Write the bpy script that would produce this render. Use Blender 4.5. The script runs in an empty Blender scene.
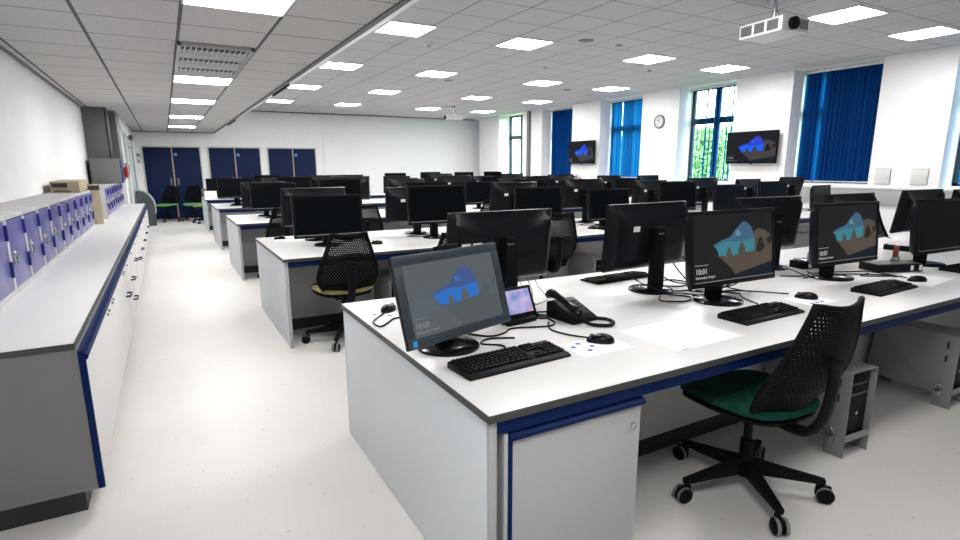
import bpy, bmesh, math, random
from mathutils import Vector, Matrix
random.seed(7)
SC = bpy.context.scene
COL = SC.collection
R = math.radians
PI = math.pi

# ------------------------------------------------------------------ materials
def mat(name, col, rough=0.5, metal=0.0, spec=0.5, noise=0.0, nscale=40.0, bump=0.0, emit=None, estr=0.0, coat=0.0):
    m = bpy.data.materials.new(name); m.use_nodes = True
    nt = m.node_tree; b = nt.nodes['Principled BSDF']
    b.inputs['Base Color'].default_value = (*col, 1)
    b.inputs['Roughness'].default_value = rough
    b.inputs['Metallic'].default_value = metal
    b.inputs['Specular IOR Level'].default_value = spec
    b.inputs['Coat Weight'].default_value = coat
    if emit:
        b.inputs['Emission Color'].default_value = (*emit, 1)
        b.inputs['Emission Strength'].default_value = estr
    if noise > 0 or bump > 0:
        tc = nt.nodes.new('ShaderNodeTexCoord')
        n = nt.nodes.new('ShaderNodeTexNoise'); n.inputs['Scale'].default_value = nscale
        n.inputs['Detail'].default_value = 4
        nt.links.new(tc.outputs['Object'], n.inputs['Vector'])
        if noise > 0:
            r = nt.nodes.new('ShaderNodeMapRange')
            r.inputs['From Min'].default_value = .3; r.inputs['From Max'].default_value = .7
            r.inputs['To Min'].default_value = 1 - noise; r.inputs['To Max'].default_value = 1 + noise
            nt.links.new(n.outputs['Fac'], r.inputs['Value'])
            mx = nt.nodes.new('ShaderNodeVectorMath'); mx.operation = 'SCALE'
            mx.inputs[0].default_value = col
            nt.links.new(r.outputs['Result'], mx.inputs['Scale'])
            nt.links.new(mx.outputs['Vector'], b.inputs['Base Color'])
        if bump > 0:
            bp = nt.nodes.new('ShaderNodeBump'); bp.inputs['Strength'].default_value = bump
            bp.inputs['Distance'].default_value = .002
            nt.links.new(n.outputs['Fac'], bp.inputs['Height'])
            nt.links.new(bp.outputs['Normal'], b.inputs['Normal'])
    return m

def emis(name, col, strength=1.0):
    m = bpy.data.materials.new(name); m.use_nodes = True
    nt = m.node_tree; nt.nodes.clear()
    e = nt.nodes.new('ShaderNodeEmission'); o = nt.nodes.new('ShaderNodeOutputMaterial')
    e.inputs['Color'].default_value = (*col, 1); e.inputs['Strength'].default_value = strength
    nt.links.new(e.outputs[0], o.inputs['Surface'])
    return m

def lit(name, col, strength=1.0, rough=.25, spec=.07):
    """a display surface: glows and also has a glossy black face"""
    return mat(name, (.004, .004, .004), rough, 0, spec, emit=col, estr=strength)

def ceiling_mat(name, col, line, x0, y0, wx, wy, step=.6):
    m = mat(name, col, .9, spec=.1)
    nt = m.node_tree; b = nt.nodes['Principled BSDF']
    tc = nt.nodes.new('ShaderNodeTexCoord'); sp = nt.nodes.new('ShaderNodeSeparateXYZ')
    nt.links.new(tc.outputs['Object'], sp.inputs[0])
    def near(out, off, w):
        a = nt.nodes.new('ShaderNodeMath'); a.operation = 'SUBTRACT'; a.inputs[1].default_value = off - step * 200.5
        nt.links.new(sp.outputs[out], a.inputs[0])
        md = nt.nodes.new('ShaderNodeMath'); md.operation = 'MODULO'; md.inputs[1].default_value = step
        nt.links.new(a.outputs[0], md.inputs[0])
        s = nt.nodes.new('ShaderNodeMath'); s.operation = 'SUBTRACT'; s.inputs[1].default_value = step / 2
        nt.links.new(md.outputs[0], s.inputs[0])
        ab = nt.nodes.new('ShaderNodeMath'); ab.operation = 'ABSOLUTE'
        nt.links.new(s.outputs[0], ab.inputs[0])
        l = nt.nodes.new('ShaderNodeMath'); l.operation = 'LESS_THAN'; l.inputs[1].default_value = w / 2
        nt.links.new(ab.outputs[0], l.inputs[0])
        return l
    lx, ly = near('X', x0, wx), near('Y', y0, wy)
    mx = nt.nodes.new('ShaderNodeMath'); mx.operation = 'MAXIMUM'
    nt.links.new(lx.outputs[0], mx.inputs[0]); nt.links.new(ly.outputs[0], mx.inputs[1])
    n = nt.nodes.new('ShaderNodeTexNoise'); n.inputs['Scale'].default_value = 90; n.inputs['Detail'].default_value = 6
    nt.links.new(tc.outputs['Object'], n.inputs['Vector'])
    r = nt.nodes.new('ShaderNodeMapRange'); r.inputs['From Min'].default_value = .35; r.inputs['From Max'].default_value = .65
    r.inputs['To Min'].default_value = .9; r.inputs['To Max'].default_value = 1.08
    nt.links.new(n.outputs['Fac'], r.inputs['Value'])
    sc = nt.nodes.new('ShaderNodeVectorMath'); sc.operation = 'SCALE'; sc.inputs[0].default_value = col
    nt.links.new(r.outputs[0], sc.inputs['Scale'])
    mix = nt.nodes.new('ShaderNodeMix'); mix.data_type = 'RGBA'
    nt.links.new(mx.outputs[0], mix.inputs['Factor'])
    nt.links.new(sc.outputs['Vector'], mix.inputs['A']); mix.inputs['B'].default_value = (*line, 1)
    nt.links.new(mix.outputs['Result'], b.inputs['Base Color'])
    bp = nt.nodes.new('ShaderNodeBump'); bp.inputs['Strength'].default_value = .25; bp.inputs['Distance'].default_value = .003
    nt.links.new(n.outputs['Fac'], bp.inputs['Height']); nt.links.new(bp.outputs['Normal'], b.inputs['Normal'])
    return m

def floor_mat():
    m = mat('floor_vinyl', (.72, .70, .68), .42, spec=.35)
    nt = m.node_tree; b = nt.nodes['Principled BSDF']
    tc = nt.nodes.new('ShaderNodeTexCoord')
    def tex(scale, lo, hi, a, c):
        n = nt.nodes.new('ShaderNodeTexNoise'); n.inputs['Scale'].default_value = scale; n.inputs['Detail'].default_value = 5
        nt.links.new(tc.outputs['Object'], n.inputs['Vector'])
        r = nt.nodes.new('ShaderNodeMapRange'); r.inputs['From Min'].default_value = lo; r.inputs['From Max'].default_value = hi
        r.inputs['To Min'].default_value = a; r.inputs['To Max'].default_value = c
        nt.links.new(n.outputs['Fac'], r.inputs['Value']); return r
    a, c, d = tex(1.3, .3, .7, .95, 1.03), tex(160, .3, .7, .90, 1.06), tex(26, .27, .33, .72, 1.0)
    m1 = nt.nodes.new('ShaderNodeMath'); m1.operation = 'MULTIPLY'
    nt.links.new(a.outputs[0], m1.inputs[0]); nt.links.new(c.outputs[0], m1.inputs[1])
    m2 = nt.nodes.new('ShaderNodeMath'); m2.operation = 'MULTIPLY'
    nt.links.new(m1.outputs[0], m2.inputs[0]); nt.links.new(d.outputs[0], m2.inputs[1])
    sc = nt.nodes.new('ShaderNodeVectorMath'); sc.operation = 'SCALE'; sc.inputs[0].default_value = (.63, .608, .59)
    nt.links.new(m2.outputs[0], sc.inputs['Scale']); nt.links.new(sc.outputs['Vector'], b.inputs['Base Color'])
    return m

def blind_mat():
    m = bpy.data.materials.new('blue_blind_fabric'); m.use_nodes = True
    nt = m.node_tree; nt.nodes.clear()
    o = nt.nodes.new('ShaderNodeOutputMaterial')
    d = nt.nodes.new('ShaderNodeBsdfDiffuse'); d.inputs['Color'].default_value = (.004, .035, .14, 1)
    t = nt.nodes.new('ShaderNodeBsdfTranslucent'); t.inputs['Color'].default_value = (.003, .055, .145, 1)
    a = nt.nodes.new('ShaderNodeAddShader')
    tc = nt.nodes.new('ShaderNodeTexCoord'); n = nt.nodes.new('ShaderNodeTexNoise'); n.inputs['Scale'].default_value = 60
    nt.links.new(tc.outputs['Object'], n.inputs['Vector'])
    r = nt.nodes.new('ShaderNodeMapRange'); r.inputs['To Min'].default_value = .8; r.inputs['To Max'].default_value = 1.2
    nt.links.new(n.outputs['Fac'], r.inputs['Value'])
    s = nt.nodes.new('ShaderNodeVectorMath'); s.operation = 'SCALE'; s.inputs[0].default_value = (.003, .055, .145)
    nt.links.new(r.outputs[0], s.inputs['Scale']); nt.links.new(s.outputs['Vector'], t.inputs['Color'])
    nt.links.new(d.outputs[0], a.inputs[0]); nt.links.new(t.outputs[0], a.inputs[1]); nt.links.new(a.outputs[0], o.inputs['Surface'])
    return m

def glass_mat():
    m = bpy.data.materials.new('window_glass'); m.use_nodes = True
    nt = m.node_tree; nt.nodes.clear()
    o = nt.nodes.new('ShaderNodeOutputMaterial')
    t = nt.nodes.new('ShaderNodeBsdfTransparent'); t.inputs['Color'].default_value = (.86, .95, .95, 1)
    g = nt.nodes.new('ShaderNodeBsdfGlossy'); g.inputs['Roughness'].default_value = .02
    lw = nt.nodes.new('ShaderNodeLayerWeight'); f = nt.nodes.new('ShaderNodeMath'); f.operation = 'POWER'; f.inputs[1].default_value = 5; nt.links.new(lw.outputs['Facing'], f.inputs[0])
    mx = nt.nodes.new('ShaderNodeMixShader')
    nt.links.new(f.outputs[0], mx.inputs[0]); nt.links.new(t.outputs[0], mx.inputs[1]); nt.links.new(g.outputs[0], mx.inputs[2])
    nt.links.new(mx.outputs[0], o.inputs['Surface'])
    return m

LAMP = 38.0
M = dict(
    floor=floor_mat(),
    wall=mat('wall_paint', (.90, .90, .90), .7, spec=.2, noise=.015, nscale=6),
    board=mat('white_board_wall', (.90, .90, .90), .5, spec=.3, noise=.01, nscale=3),
    slope=mat('plaster_slope', (.62, .62, .63), .8, spec=.2, noise=.02, nscale=8),
    ceil_l=ceiling_mat('ceiling_tiles_low', (.50, .49, .485), (.12, .12, .12), .2, 4.1, .024, .015),
    ceil_r=ceiling_mat('ceiling_tiles_high', (.50, .50, .505), (.17, .17, .175), 4.2, 6.5, .016, .014),
    trimg=mat('grey_trim', (.12, .12, .125), .5, noise=.03),
    frame=mat('dark_window_frame', (.012, .03, .04), .4, noise=.05),
    glass=glass_mat(),
    blind=blind_mat(),
    white_plastic=mat('white_plastic', (.72, .72, .71), .4, noise=.02),
    top=mat('white_laminate', (.70, .69, .685), .33, spec=.4, noise=.012, nscale=25),
    edge=mat('grey_laminate_edge', (.034, .036, .037), .45, noise=.05),
    navy=mat('navy_rail', (.001, .0115, .070), .45, spec=.1, noise=.04),
    grey=mat('grey_laminate', (.38, .385, .395), .45, noise=.02, nscale=90),
    endp=mat('light_grey_end_panel', (.68, .725, .765), .38, noise=.02, nscale=120),
    alu=mat('grey_edge_strip', (.36, .37, .38), .4, noise=.02),
    door_white=mat('white_cabinet_front', (.64, .622, .615), .4, noise=.015, nscale=60),
    plinth=mat('black_plinth', (.012, .012, .013), .5, noise=.1),
    black=mat('black_plastic', (.006, .0065, .008), .42, spec=.08, noise=.06, nscale=80),
    blackm=mat('matt_black_plastic', (.005, .0053, .006), .55, spec=.08, noise=.08, nscale=80),
    gloss=mat('gloss_black_plastic', (.005, .0055, .007), .16, spec=.2, noise=.05),
    back=mat('monitor_back_plastic', (.006, .0075, .010), .30, spec=.12, noise=.06, nscale=60),
    screen_off=mat('dark_lcd_glass', (.0022, .0032, .0044), .28, spec=.055, noise=.03, nscale=2),
    bezel_blue=mat('dark_slate_bezel', (.018, .030, .040), .4, noise=.05),
    steel=mat('grey_painted_steel', (.205, .21, .22), .42, noise=.03, nscale=70),
    chrome=mat('brushed_chrome', (.55, .56, .58), .25, metal=1, noise=.03),
    rubber=mat('grey_caster_tyre', (.16, .16, .165), .6, noise=.05),
    mesh=mat('black_chair_mesh', (.003, .0034, .0045), .5, spec=.08, noise=.08, nscale=50),
    green=mat('dark_green_seat_fabric', (.006, .050, .034), .9, spec=.1, noise=.25, nscale=35, bump=.3),
    green_l=mat('leaf_green_seat_fabric', (.085, .24, .095), .9, spec=.1, noise=.15, nscale=35, bump=.3),
    khaki=mat('olive_seat_fabric', (.25, .22, .10), .9, spec=.1, noise=.12, nscale=35, bump=.3),
    lilac=mat('lilac_blue_locker_door', (.082, .076, .25), .33, spec=.5, noise=.02),
    blue=mat('royal_blue_plastic', (.006, .013, .17), .35, noise=.04),
    locker=mat('pale_grey_locker_steel', (.46, .46, .46), .4, noise=.02),
    handle=mat('dark_navy_handle', (.012, .018, .045), .4, spec=.25, noise=.05),
    carcass=mat('shaded_grey_carcass_panel', (.155, .155, .16), .45, noise=.02, nscale=90),  # same grey laminate, with the shade at the counter end put into its colour
    boxing=mat('mid_grey_boxing', (.15, .15, .15), .5, noise=.02),
    card=mat('brown_cardboard', (.36, .30, .22), .85, spec=.1, noise=.06, nscale=14),
    ink=mat('dark_print_ink', (.03, .025, .02), .8),
    paper=mat('white_paper', (.86, .86, .86), .7, spec=.1, noise=.008),
    dot=mat('blue_print', (.03, .09, .48), .7),
    doorblue=mat('dark_navy_door', (.006, .014, .058), .6, spec=.15, noise=.04, nscale=30),
    wood=mat('pale_wood_lipping', (.42, .33, .24), .6, noise=.1, nscale=30),
    cream=mat('cream_door_frame', (.66, .64, .59), .5, noise=.03),
    sign_blue=mat('bright_blue_sign', (.03, .25, .65), .4),
    sign_green=mat('green_sign', (.01, .25, .12), .4),
    red=mat('red_paint', (.45, .008, .012), .4, noise=.05),
    dgrey=mat('dark_grey_moulded_plastic', (.045, .055, .062), .5, noise=.06),
    vent=mat('vent_metal', (.38, .38, .375), .45, noise=.08),
    vent_dark=mat('vent_dark_void', (.02, .02, .02), .7, noise=.05),
    orange=mat('amber_plastic', (.14, .022, .010), .35, noise=.05),
    tan=mat('tan_leather', (.24, .18, .13), .7, noise=.1),
    lamp=emis('lit_ceiling_panel', (1.0, .99, .97), LAMP),
    soil=mat('grass_ground', (.10, .20, .05), .9, noise=.3, nscale=3),
    leaf=mat('tree_leaf', (.24, .44, .15), .7, noise=.4, nscale=2),
    bark=mat('tree_bark', (.10, .075, .05), .9, noise=.2, nscale=12),
    label_w=mat('white_label', (.72, .72, .72), .6),
    clockface=mat('clock_face', (.60, .60, .62), .5),
    clockrim=mat('clock_rim', (.17, .17, .18), .3, metal=.6, noise=.03),
)
# the pictures the displays show (light they give off; touch greys add glare)
M['s_cave'] = lit('display_dark_rock', (.0115, .0108, .0125))
M['s_navy'] = lit('display_dark_blue', (.006, .012, .020))
M['s_sand'] = lit('display_sand', (.085, .068, .050))
M['s_rock'] = lit('display_tan_rock', (.080, .068, .054))
M['s_rock_d'] = lit('display_rock_shadow', (.020, .017, .015))
M['s_sky'] = lit('display_sky', (.048, .120, .190))
M['s_teal'] = lit('display_teal_water', (.045, .205, .265))
M['s_cloud'] = lit('display_cloud', (.12, .24, .33))
M['s_text'] = lit('display_text', (.50, .52, .55))
M['t_glare'] = lit('touch_glare_grey', (.098, .112, .120))  # glare on the touch glass painted into the glow as lifted grey
M['t_glare_lo'] = lit('touch_glare_grey_low', (.085, .100, .110))
M['t_hill'] = lit('touch_grey_blue', (.095, .120, .142))
M['t_blue'] = lit('touch_blue', (.045, .14, .42))
M['t_azure'] = lit('touch_azure', (.030, .155, .52))
M['t_top'] = lit('touch_violet_blue', (.055, .095, .26))
M['t_text'] = lit('touch_text', (.22, .24, .26))
M['v_blue'] = lit('tv_blue', (.008, .12, .85))
M['v_top'] = lit('tv_deep_blue', (.020, .050, .62))
M['v_rock'] = lit('tv_rock', (.055, .048, .055))
M['v_dark'] = lit('tv_dark', (.008, .008, .014))
M['p_lilac'] = lit('panel_lilac', (.45, .40, .72))
M['p_blue'] = lit('panel_blue', (.30, .42, .72))
M['p_violet'] = lit('panel_violet', (.28, .16, .50))
M['p_pink'] = lit('panel_pink', (.72, .30, .42))

# ------------------------------------------------------------------ mesh builder
class MB:
    def __init__(s): s.v = []; s.f = []; s.m = []; s.mi = 0; s.M = Matrix.Identity(4)
    def add(s, vs, fs):
        o = len(s.v); s.v += [s.M @ Vector(v) for v in vs]
        s.f += [[i + o for i in f] for f in fs]; s.m += [s.mi] * len(fs); return s
    def at(s, loc=(0, 0, 0), rz=0, rx=0, ry=0):
        s.M = Matrix.Translation(loc) @ Matrix.Rotation(rz, 4, 'Z') @ Matrix.Rotation(ry, 4, 'Y') @ Matrix.Rotation(rx, 4, 'X'); return s
    def box(s, x0, x1, y0, y1, z0, z1, tx=0, ty=0):
        """box; tx, ty pull the top face in"""
        return s.add([(x0, y0, z0), (x1, y0, z0), (x1, y1, z0), (x0, y1, z0), (x0 + tx, y0 + ty, z1), (x1 - tx, y0 + ty, z1), (x1 - tx, y1 - ty, z1), (x0 + tx, y1 - ty, z1)],
                     [(3, 2, 1, 0), (4, 5, 6, 7), (0, 1, 5, 4), (1, 2, 6, 5), (2, 3, 7, 6), (3, 0, 4, 7)])
    def prism(s, pts, axis, a, b):
        """polygon pts (2D) extruded along axis from a to b"""
        n = len(pts)
        def p(q, t): return {'x': (t, q[0], q[1]), 'y': (q[0], t, q[1]), 'z': (q[0], q[1], t)}[axis]
        vs = [p(q, a) for q in pts] + [p(q, b) for q in pts]
        return s.add(vs, [list(range(n))[::-1], list(range(n, 2 * n))] + [(i, (i + 1) % n, n + (i + 1) % n, n + i) for i in range(n)])
    def lathe(s, prof, n=24, c=(0, 0, 0), axis='z'):
        vs = []; fs = []
        for r_, z in prof:
            for i in range(n):
                a = 2 * PI * i / n; x, y = r_ * math.cos(a), r_ * math.sin(a)
                q = {'z': (x, y, z), 'y': (x, z, y), 'x': (z, x, y)}[axis]
                vs.append((c[0] + q[0], c[1] + q[1], c[2] + q[2]))
        k = len(prof)
        for j in range(k - 1):
            for i in range(n):
                fs.append((j * n + i, j * n + (i + 1) % n, (j + 1) * n + (i + 1) % n, (j + 1) * n + i))
        fs.append(list(range(n))[::-1]); fs.append([(k - 1) * n + i for i in range(n)])
        return s.add(vs, fs)
    def cyl(s, r_, z0, z1, c=(0, 0, 0), axis='z', n=20): return s.lathe([(r_, z0), (r_, z1)], n, c, axis)
    def tube(s, pts, r_, n=8, smooth=0, flat=1.0):
        pts = [Vector(p) for p in pts]
        if smooth:
            out = []
            P = [pts[0]] + pts + [pts[-1]]
            for i in range(1, len(P) - 2):
                for k in range(smooth):
                    t = k / smooth; a, b, c, d = P[i - 1], P[i], P[i + 1], P[i + 2]
                    out.append(.5 * ((2 * b) + (c - a) * t + (2 * a - 5 * b + 4 * c - d) * t * t + (3 * b - a - 3 * c + d) * t ** 3))
            if isinstance(r_, (list, tuple)): r_ = [r_[min(i // smooth, len(r_) - 1)] + (r_[min(i // smooth + 1, len(r_) - 1)] - r_[min(i // smooth, len(r_) - 1)]) * (i % smooth) / smooth for i in range(len(out) + 1)]
            pts = out + [pts[-1]]
        vs = []; fs = []; up = Vector((0, 0, 1)); k = len(pts)
        for j, p in enumerate(pts):
            d = (pts[min(j + 1, k - 1)] - pts[max(j - 1, 0)]).normalized()
            s1 = d.cross(up)
            if s1.length < .05: s1 = d.cross(Vector((0, 1, 0)))
            s1.normalize(); u1 = s1.cross(d).normalized()
            rr = r_[j] if isinstance(r_, (list, tuple)) else r_
            for i in range(n):
                a = 2 * PI * i / n; vs.append(p + s1 * rr * math.cos(a) + u1 * rr * flat * math.sin(a))
        for j in range(k - 1):
            for i in range(n): fs.append((j * n + i, j * n + (i + 1) % n, (j + 1) * n + (i + 1) % n, (j + 1) * n + i))
        fs.append(list(range(n))[::-1]); fs.append([(k - 1) * n + i for i in range(n)])
        return s.add(vs, fs)
    def mesh(s, name, mats, bevel=0, seg=2, ang=35):
        me = bpy.data.meshes.new(name); me.from_pydata([tuple(v) for v in s.v], [], s.f)
        for m in (mats if isinstance(mats, (list, tuple)) else [mats]): me.materials.append(M[m] if isinstance(m, str) else m)
        for p, i in zip(me.polygons, s.m): p.material_index = i
        bm = bmesh.new(); bm.from_mesh(me)
        bmesh.ops.recalc_face_normals(bm, faces=bm.faces)
        if bevel:
            es = [e for e in bm.edges if len(e.link_faces) == 2 and e.calc_face_angle(0) > R(40)]
            bmesh.ops.bevel(bm, geom=es, offset=bevel, offset_type='OFFSET', segments=seg, profile=.5, affect='EDGES', clamp_overlap=True)
        bm.to_mesh(me); bm.free()
        me.polygons.foreach_set('use_smooth', [True] * len(me.polygons))
        me.set_sharp_from_angle(angle=R(ang)); me.update()
        return me
    def build(s, name, mats, parent=None, bevel=0, seg=2, ang=35):
        o = bpy.data.objects.new(name, s.mesh(name, mats, bevel, seg, ang)); COL.objects.link(o)
        if parent: o.parent = parent
        return o

def thing(name, label, cat, loc=(0, 0, 0), rz=0, group=None):
    o = bpy.data.objects.new(name, None); COL.objects.link(o); o.empty_display_size = .05
    o.location = loc; o.rotation_euler = (0, 0, rz); tag(o, label, cat, group); return o
def tag(o, label, cat, group=None, kind=None):
    o['label'] = label; o['category'] = cat
    if group: o['group'] = group
    if kind: o['kind'] = kind
    return o
def struct(o, label, cat): return tag(o, label, cat, kind='structure')
def copy_tree(o, parent=None):
    c = o.copy(); COL.objects.link(c)
    if parent: c.parent = parent
    for ch in list(o.children): copy_tree(ch, c)
    return c
def child(o, name):
    for c in o.children:
        if c.name.split('.')[0] == name: return c
def text_mesh(txt, size, name, m, parent, M4, depth=.0004, bold=0):
    cu = bpy.data.curves.new('txt', 'FONT'); cu.body = txt; cu.size = size; cu.extrude = depth; cu.resolution_u = 3; cu.offset = bold
    t = bpy.data.objects.new('txt', cu); COL.objects.link(t)
    dg = bpy.context.evaluated_depsgraph_get()
    me = bpy.data.meshes.new_from_object(t.evaluated_get(dg)); me.name = name
    bpy.data.objects.remove(t); bpy.data.curves.remove(cu)
    me.transform(M4); me.materials.clear(); me.materials.append(M[m])
    o = bpy.data.objects.new(name, me); COL.objects.link(o)
    if parent: o.parent = parent
    return o
ORD = ['first', 'second', 'third', 'fourth', 'fifth', 'sixth', 'seventh', 'eighth', 'ninth', 'tenth', 'eleventh', 'twelfth', 'thirteenth', 'fourteenth']
ROWN = ['front bench', 'second bench', 'third bench', 'fourth bench', 'rearmost bench']

# ------------------------------------------------------------------ dimensions (metres; camera over the origin)
ZL, ZR = 2.42, 3.09           # low and high ceiling
XL, XW, YB, YF = -1.08, 9.95, 18.3, -2.6
XP = 1.39; XS = 2.45          # foot and head of the sloping plaster strip
DT = .728                     # bench top
CT = .745                     # side counter top

# ------------------------------------------------------------------ the room
b = MB(); b.box(XL - .2, 10.6, YF - .2, YB + .2, -.12, 0)
struct(b.build('floor', 'floor'), 'pale speckled vinyl floor of the room', 'floor')
b = MB(); b.box(XL - .2, XL, YF - .2, YB + .2, 0, 3.3)
struct(b.build('wall_left', 'wall'), 'white wall behind the lockers', 'wall')
b = MB(); b.box(XL, 10.6, YB, YB + .2, 0, 3.3)
struct(b.build('wall_back', 'wall'), 'white end wall with the navy double doors', 'wall')
b = MB(); b.box(XL, 10.6, YF - .2, YF, 0, 3.3)
struct(b.build('wall_front', 'wall'), 'white wall behind the viewer', 'wall')
b = MB(); b.box(4.51, XW - .02, YB - .05, YB, .1, ZR - .02)
struct(b.build('trim_1', 'board', bevel=.004), 'tall smooth white panel on the end wall', 'wall panel')
b = MB(); b.box(XL, XP, YF, YB, ZL, ZL + .06)
struct(b.build('ceiling', 'ceil_l'), 'low tiled ceiling over the side counter and aisle', 'ceiling')
b = MB(); b.box(XS, 10.6, YF, YB, ZR, ZR + .06)
struct(b.build('ceiling_main', 'ceil_r'), 'high tiled ceiling over the benches', 'ceiling')
b = MB(); b.prism([(XP, ZL), (XS, ZR), (XS, ZR + .06), (XP, ZL + .06)], 'y', YF, YB)
struct(b.build('trim_2', 'slope'), 'smooth sloping plaster strip joining the two ceilings', 'ceiling strip')
b = MB(); b.box(XP - .03, XP + .012, YF, YB, ZL - .014, ZL + .03)
struct(b.build('trim_3', 'trimg'), 'dark grey edge bead along the low ceiling', 'trim')
b = MB(); b.box(XL, XL + .025, YF, 11.4, ZL - .02, ZL)
struct(b.build('trim_4', 'trimg'), 'dark shadow gap trim along the top of the locker wall', 'trim')
b = MB(); b.box(XS, XW, YB - .075, YB, ZR - .03, ZR); b.box(-.66, XP, YB - .03, YB, ZL - .02, ZL)
struct(b.build('trim_5', 'trimg'), 'grey angle trim along the top of the end wall', 'trim')

# stepped boxing on the left wall and the return wall with the glazed door
b = MB(); b.box(XL, -.765, 11.45, 12.15, 1.2, ZL); b.box(XL, -.65, 12.15, 12.95, 1.2, ZL)
struct(b.build('trim_6', 'boxing', bevel=.004), 'grey stepped pipe boxing on the locker wall', 'pipe boxing')
b = MB(); b.box(-.765, -.745, 11.44, 12.14, 1.2, ZL)
struct(b.build('trim_7', 'plinth'), 'black joint strip of the pipe boxing', 'trim')
b = MB(); b.box(XL, -.66, 12.95, 13.2, 0, ZL); b.box(XL, -.66, 16.6, YB, 0, ZL); b.box(XL, -.66, 13.2, 16.6, 2.25, ZL)
struct(b.build('wall_left_return', 'wall'), 'white wall around the glazed side door', 'wall')
b = MB(); b.box(XL, XL + .02, 13.2, 16.6, 0, 2.25)
struct(b.build('wall_lobby', 'wall'), 'white lobby wall seen through the glazed side door', 'wall')
d = thing('door_4', 'white framed glazed door in the return wall beyond the counter', 'door', (-.68, 14.9, 0)); d['kind'] = 'structure'
b = MB()
for y0, y1 in ((-1.68, -1.6), (-.05, .05), (1.6, 1.68)): b.box(-.04, .04, y0, y1, 0, 2.24)
b.box(-.04, .04, -1.68, 1.68, 2.16, 2.24); b.box(-.04, .04, -1.68, 1.68, 0, .1); b.build('door_frame', 'white_plastic', d, .004)
b = MB(); b.box(-.006, .006, -1.6, 1.6, .1, 2.16); b.build('glass_pane', 'glass', d)
b = MB(); b.tube([(.07, 1.5, .35), (.07, 1.5, 2.1)], .03, 12); b.box(0, .07, 1.48, 1.52, .45, .49); b.box(0, .07, 1.48, 1.52, 1.9, 1.94); b.build('pull_handle', 'alu', d)
b = MB(); b.box(.04, .11, 1.05, 1.4, 2.08, 2.2); b.build('door_closer', 'trimg', d, .006)

# window wall: piers, apron, head
WIN = [(2.38, 3.93), (4.90, 6.34), (7.50, 8.89), (9.99, 11.45), (12.60, 14.03), (15.07, 16.50), (17.88, 18.28)]
ZS, ZH = 1.10, 3.085
b = MB()
edges = [YF] + [e for w in WIN for e in w] + [YB]
for i in range(0, len(edges), 2): b.box(XW, 10.5, edges[i], edges[i + 1], 0, 3.3)
for w in WIN: b.box(XW, 10.5, w[0], w[1], 0, ZS); b.box(XW, 10.5, w[0], w[1], ZH, 3.3)
struct(b.build('wall_right', 'wall'), 'white window wall with deep piers', 'wall')
b = MB(); b.box(XW - .045, XW + .01, YF, YB - .06, 1.055, 1.085)
struct(b.build('trim_8', 'white_plastic', bevel=.004), 'white sill ledge running under the windows', 'ledge')
b = MB(); b.box(XW - .03, XW, YF, YB - .06, .80, 1.055)
struct(b.build('trim_9', 'grey', bevel=.004), 'grey trunking band below the window ledge', 'trunking')
b = MB(); b.box(XW - .07, XW, 14.62, 14.74, 1.09, ZR)
struct(b.build('trim_10', 'boxing'), 'grey vertical pipe casing on a far pier', 'trim')

def blind(i, y0, y1, dirx, diry, pitch, label, skip=(), ztop=ZH - .05):
    t = thing('vertical_blind', label, 'blind', (10.28, (y0 + y1) / 2, 0), 0, 'vertical blinds in the windows')
    h = (y1 - y0) / 2
    m = MB(); m.box(-.025, .025, -h, h, ztop, ztop + .04); m.build('headrail', 'white_plastic', t, .004)
    m = MB(); bw = MB(); y = -h + .07; L = math.hypot(dirx, diry); dx, dy = dirx / L * .0635, diry / L * .0635
    while y < h - .05:
        if not any(a <= y <= c for a, c in skip):
            jx = random.uniform(-.004, .004); j = random.uniform(-.02, .02)
            cx, cy = dx + j, dy
            mid = (jx + .010 * dy / .0635, y - .010 * dx / .0635)
            m.add([(-cx + jx, y - cy, ZS + .06), (mid[0], mid[1], ZS + .06), (cx + jx, y + cy, ZS + .06), (-cx + jx, y - cy, ztop), (mid[0], mid[1], ztop), (cx + jx, y + cy, ztop)], [(0, 1, 4, 3), (1, 2, 5, 4)])
            bw.box(jx - .006, jx + .006, y - .03, y + .03, ZS + .045, ZS + .062)
        y += pitch
    m.build('slats', 'blind', t, ang=60); bw.build('bottom_weights', 'white_plastic', t)

for i, (y0, y1) in enumerate(WIN):
    wnd = bpy.data.objects.new('window_%d' % (i + 1), None); COL.objects.link(wnd); wnd.location = (10.40, (y0 + y1) / 2, 0)
    struct(wnd, ('dark framed window ' + ['at the right edge of the view', 'behind the large navy blind', 'showing green trees beside the wall screen', 'behind the bright blue blind', 'behind the far navy blind', 'in the far bay, partly hidden by a pier', 'in the corner by the end wall'][i]), 'window')
    h = (y1 - y0) / 2; m = MB()
    m.box(-.035, .035, -h, -h + .07, ZS, ZH); m.box(-.035, .035, h - .07, h, ZS, ZH)
    m.box(-.035, .035, -h, h, ZS, ZS + .07); m.box(-.035, .035, -h, h, ZH - .06, ZH); m.box(-.04, .04, -h, h, 2.32, 2.45)
    if h > .3: m.box(-.035, .035, -.02, .06, ZS, ZH); m.box(-.02, .02, -h + .10, -h + .15, ZS, 2.3)
    m.build('window_frame', 'frame', wnd, .004)
    m = MB(); m.box(-.004, .004, -h + .03, h - .03, ZS + .03, ZH - .03); m.build('window_pane', 'glass', wnd)
    m = MB(); m.box(-.12, -.03, -h, h, ZS, ZS + .02); m.build('window_sill', 'white_plastic', wnd, .003)
blind(0, 2.40, 3.91, .15, 1, .108, 'bright blue vertical blind at the right edge of the photo')
blind(1, 4.91, 6.33, .22, 1, .031, 'large closed navy vertical blind right of the nearer wall screen', skip=((.325, .40),))
blind(2, 7.51, 8.88, .89, .45, .105, 'vertical blind turned open, green trees showing between its slats')
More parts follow.
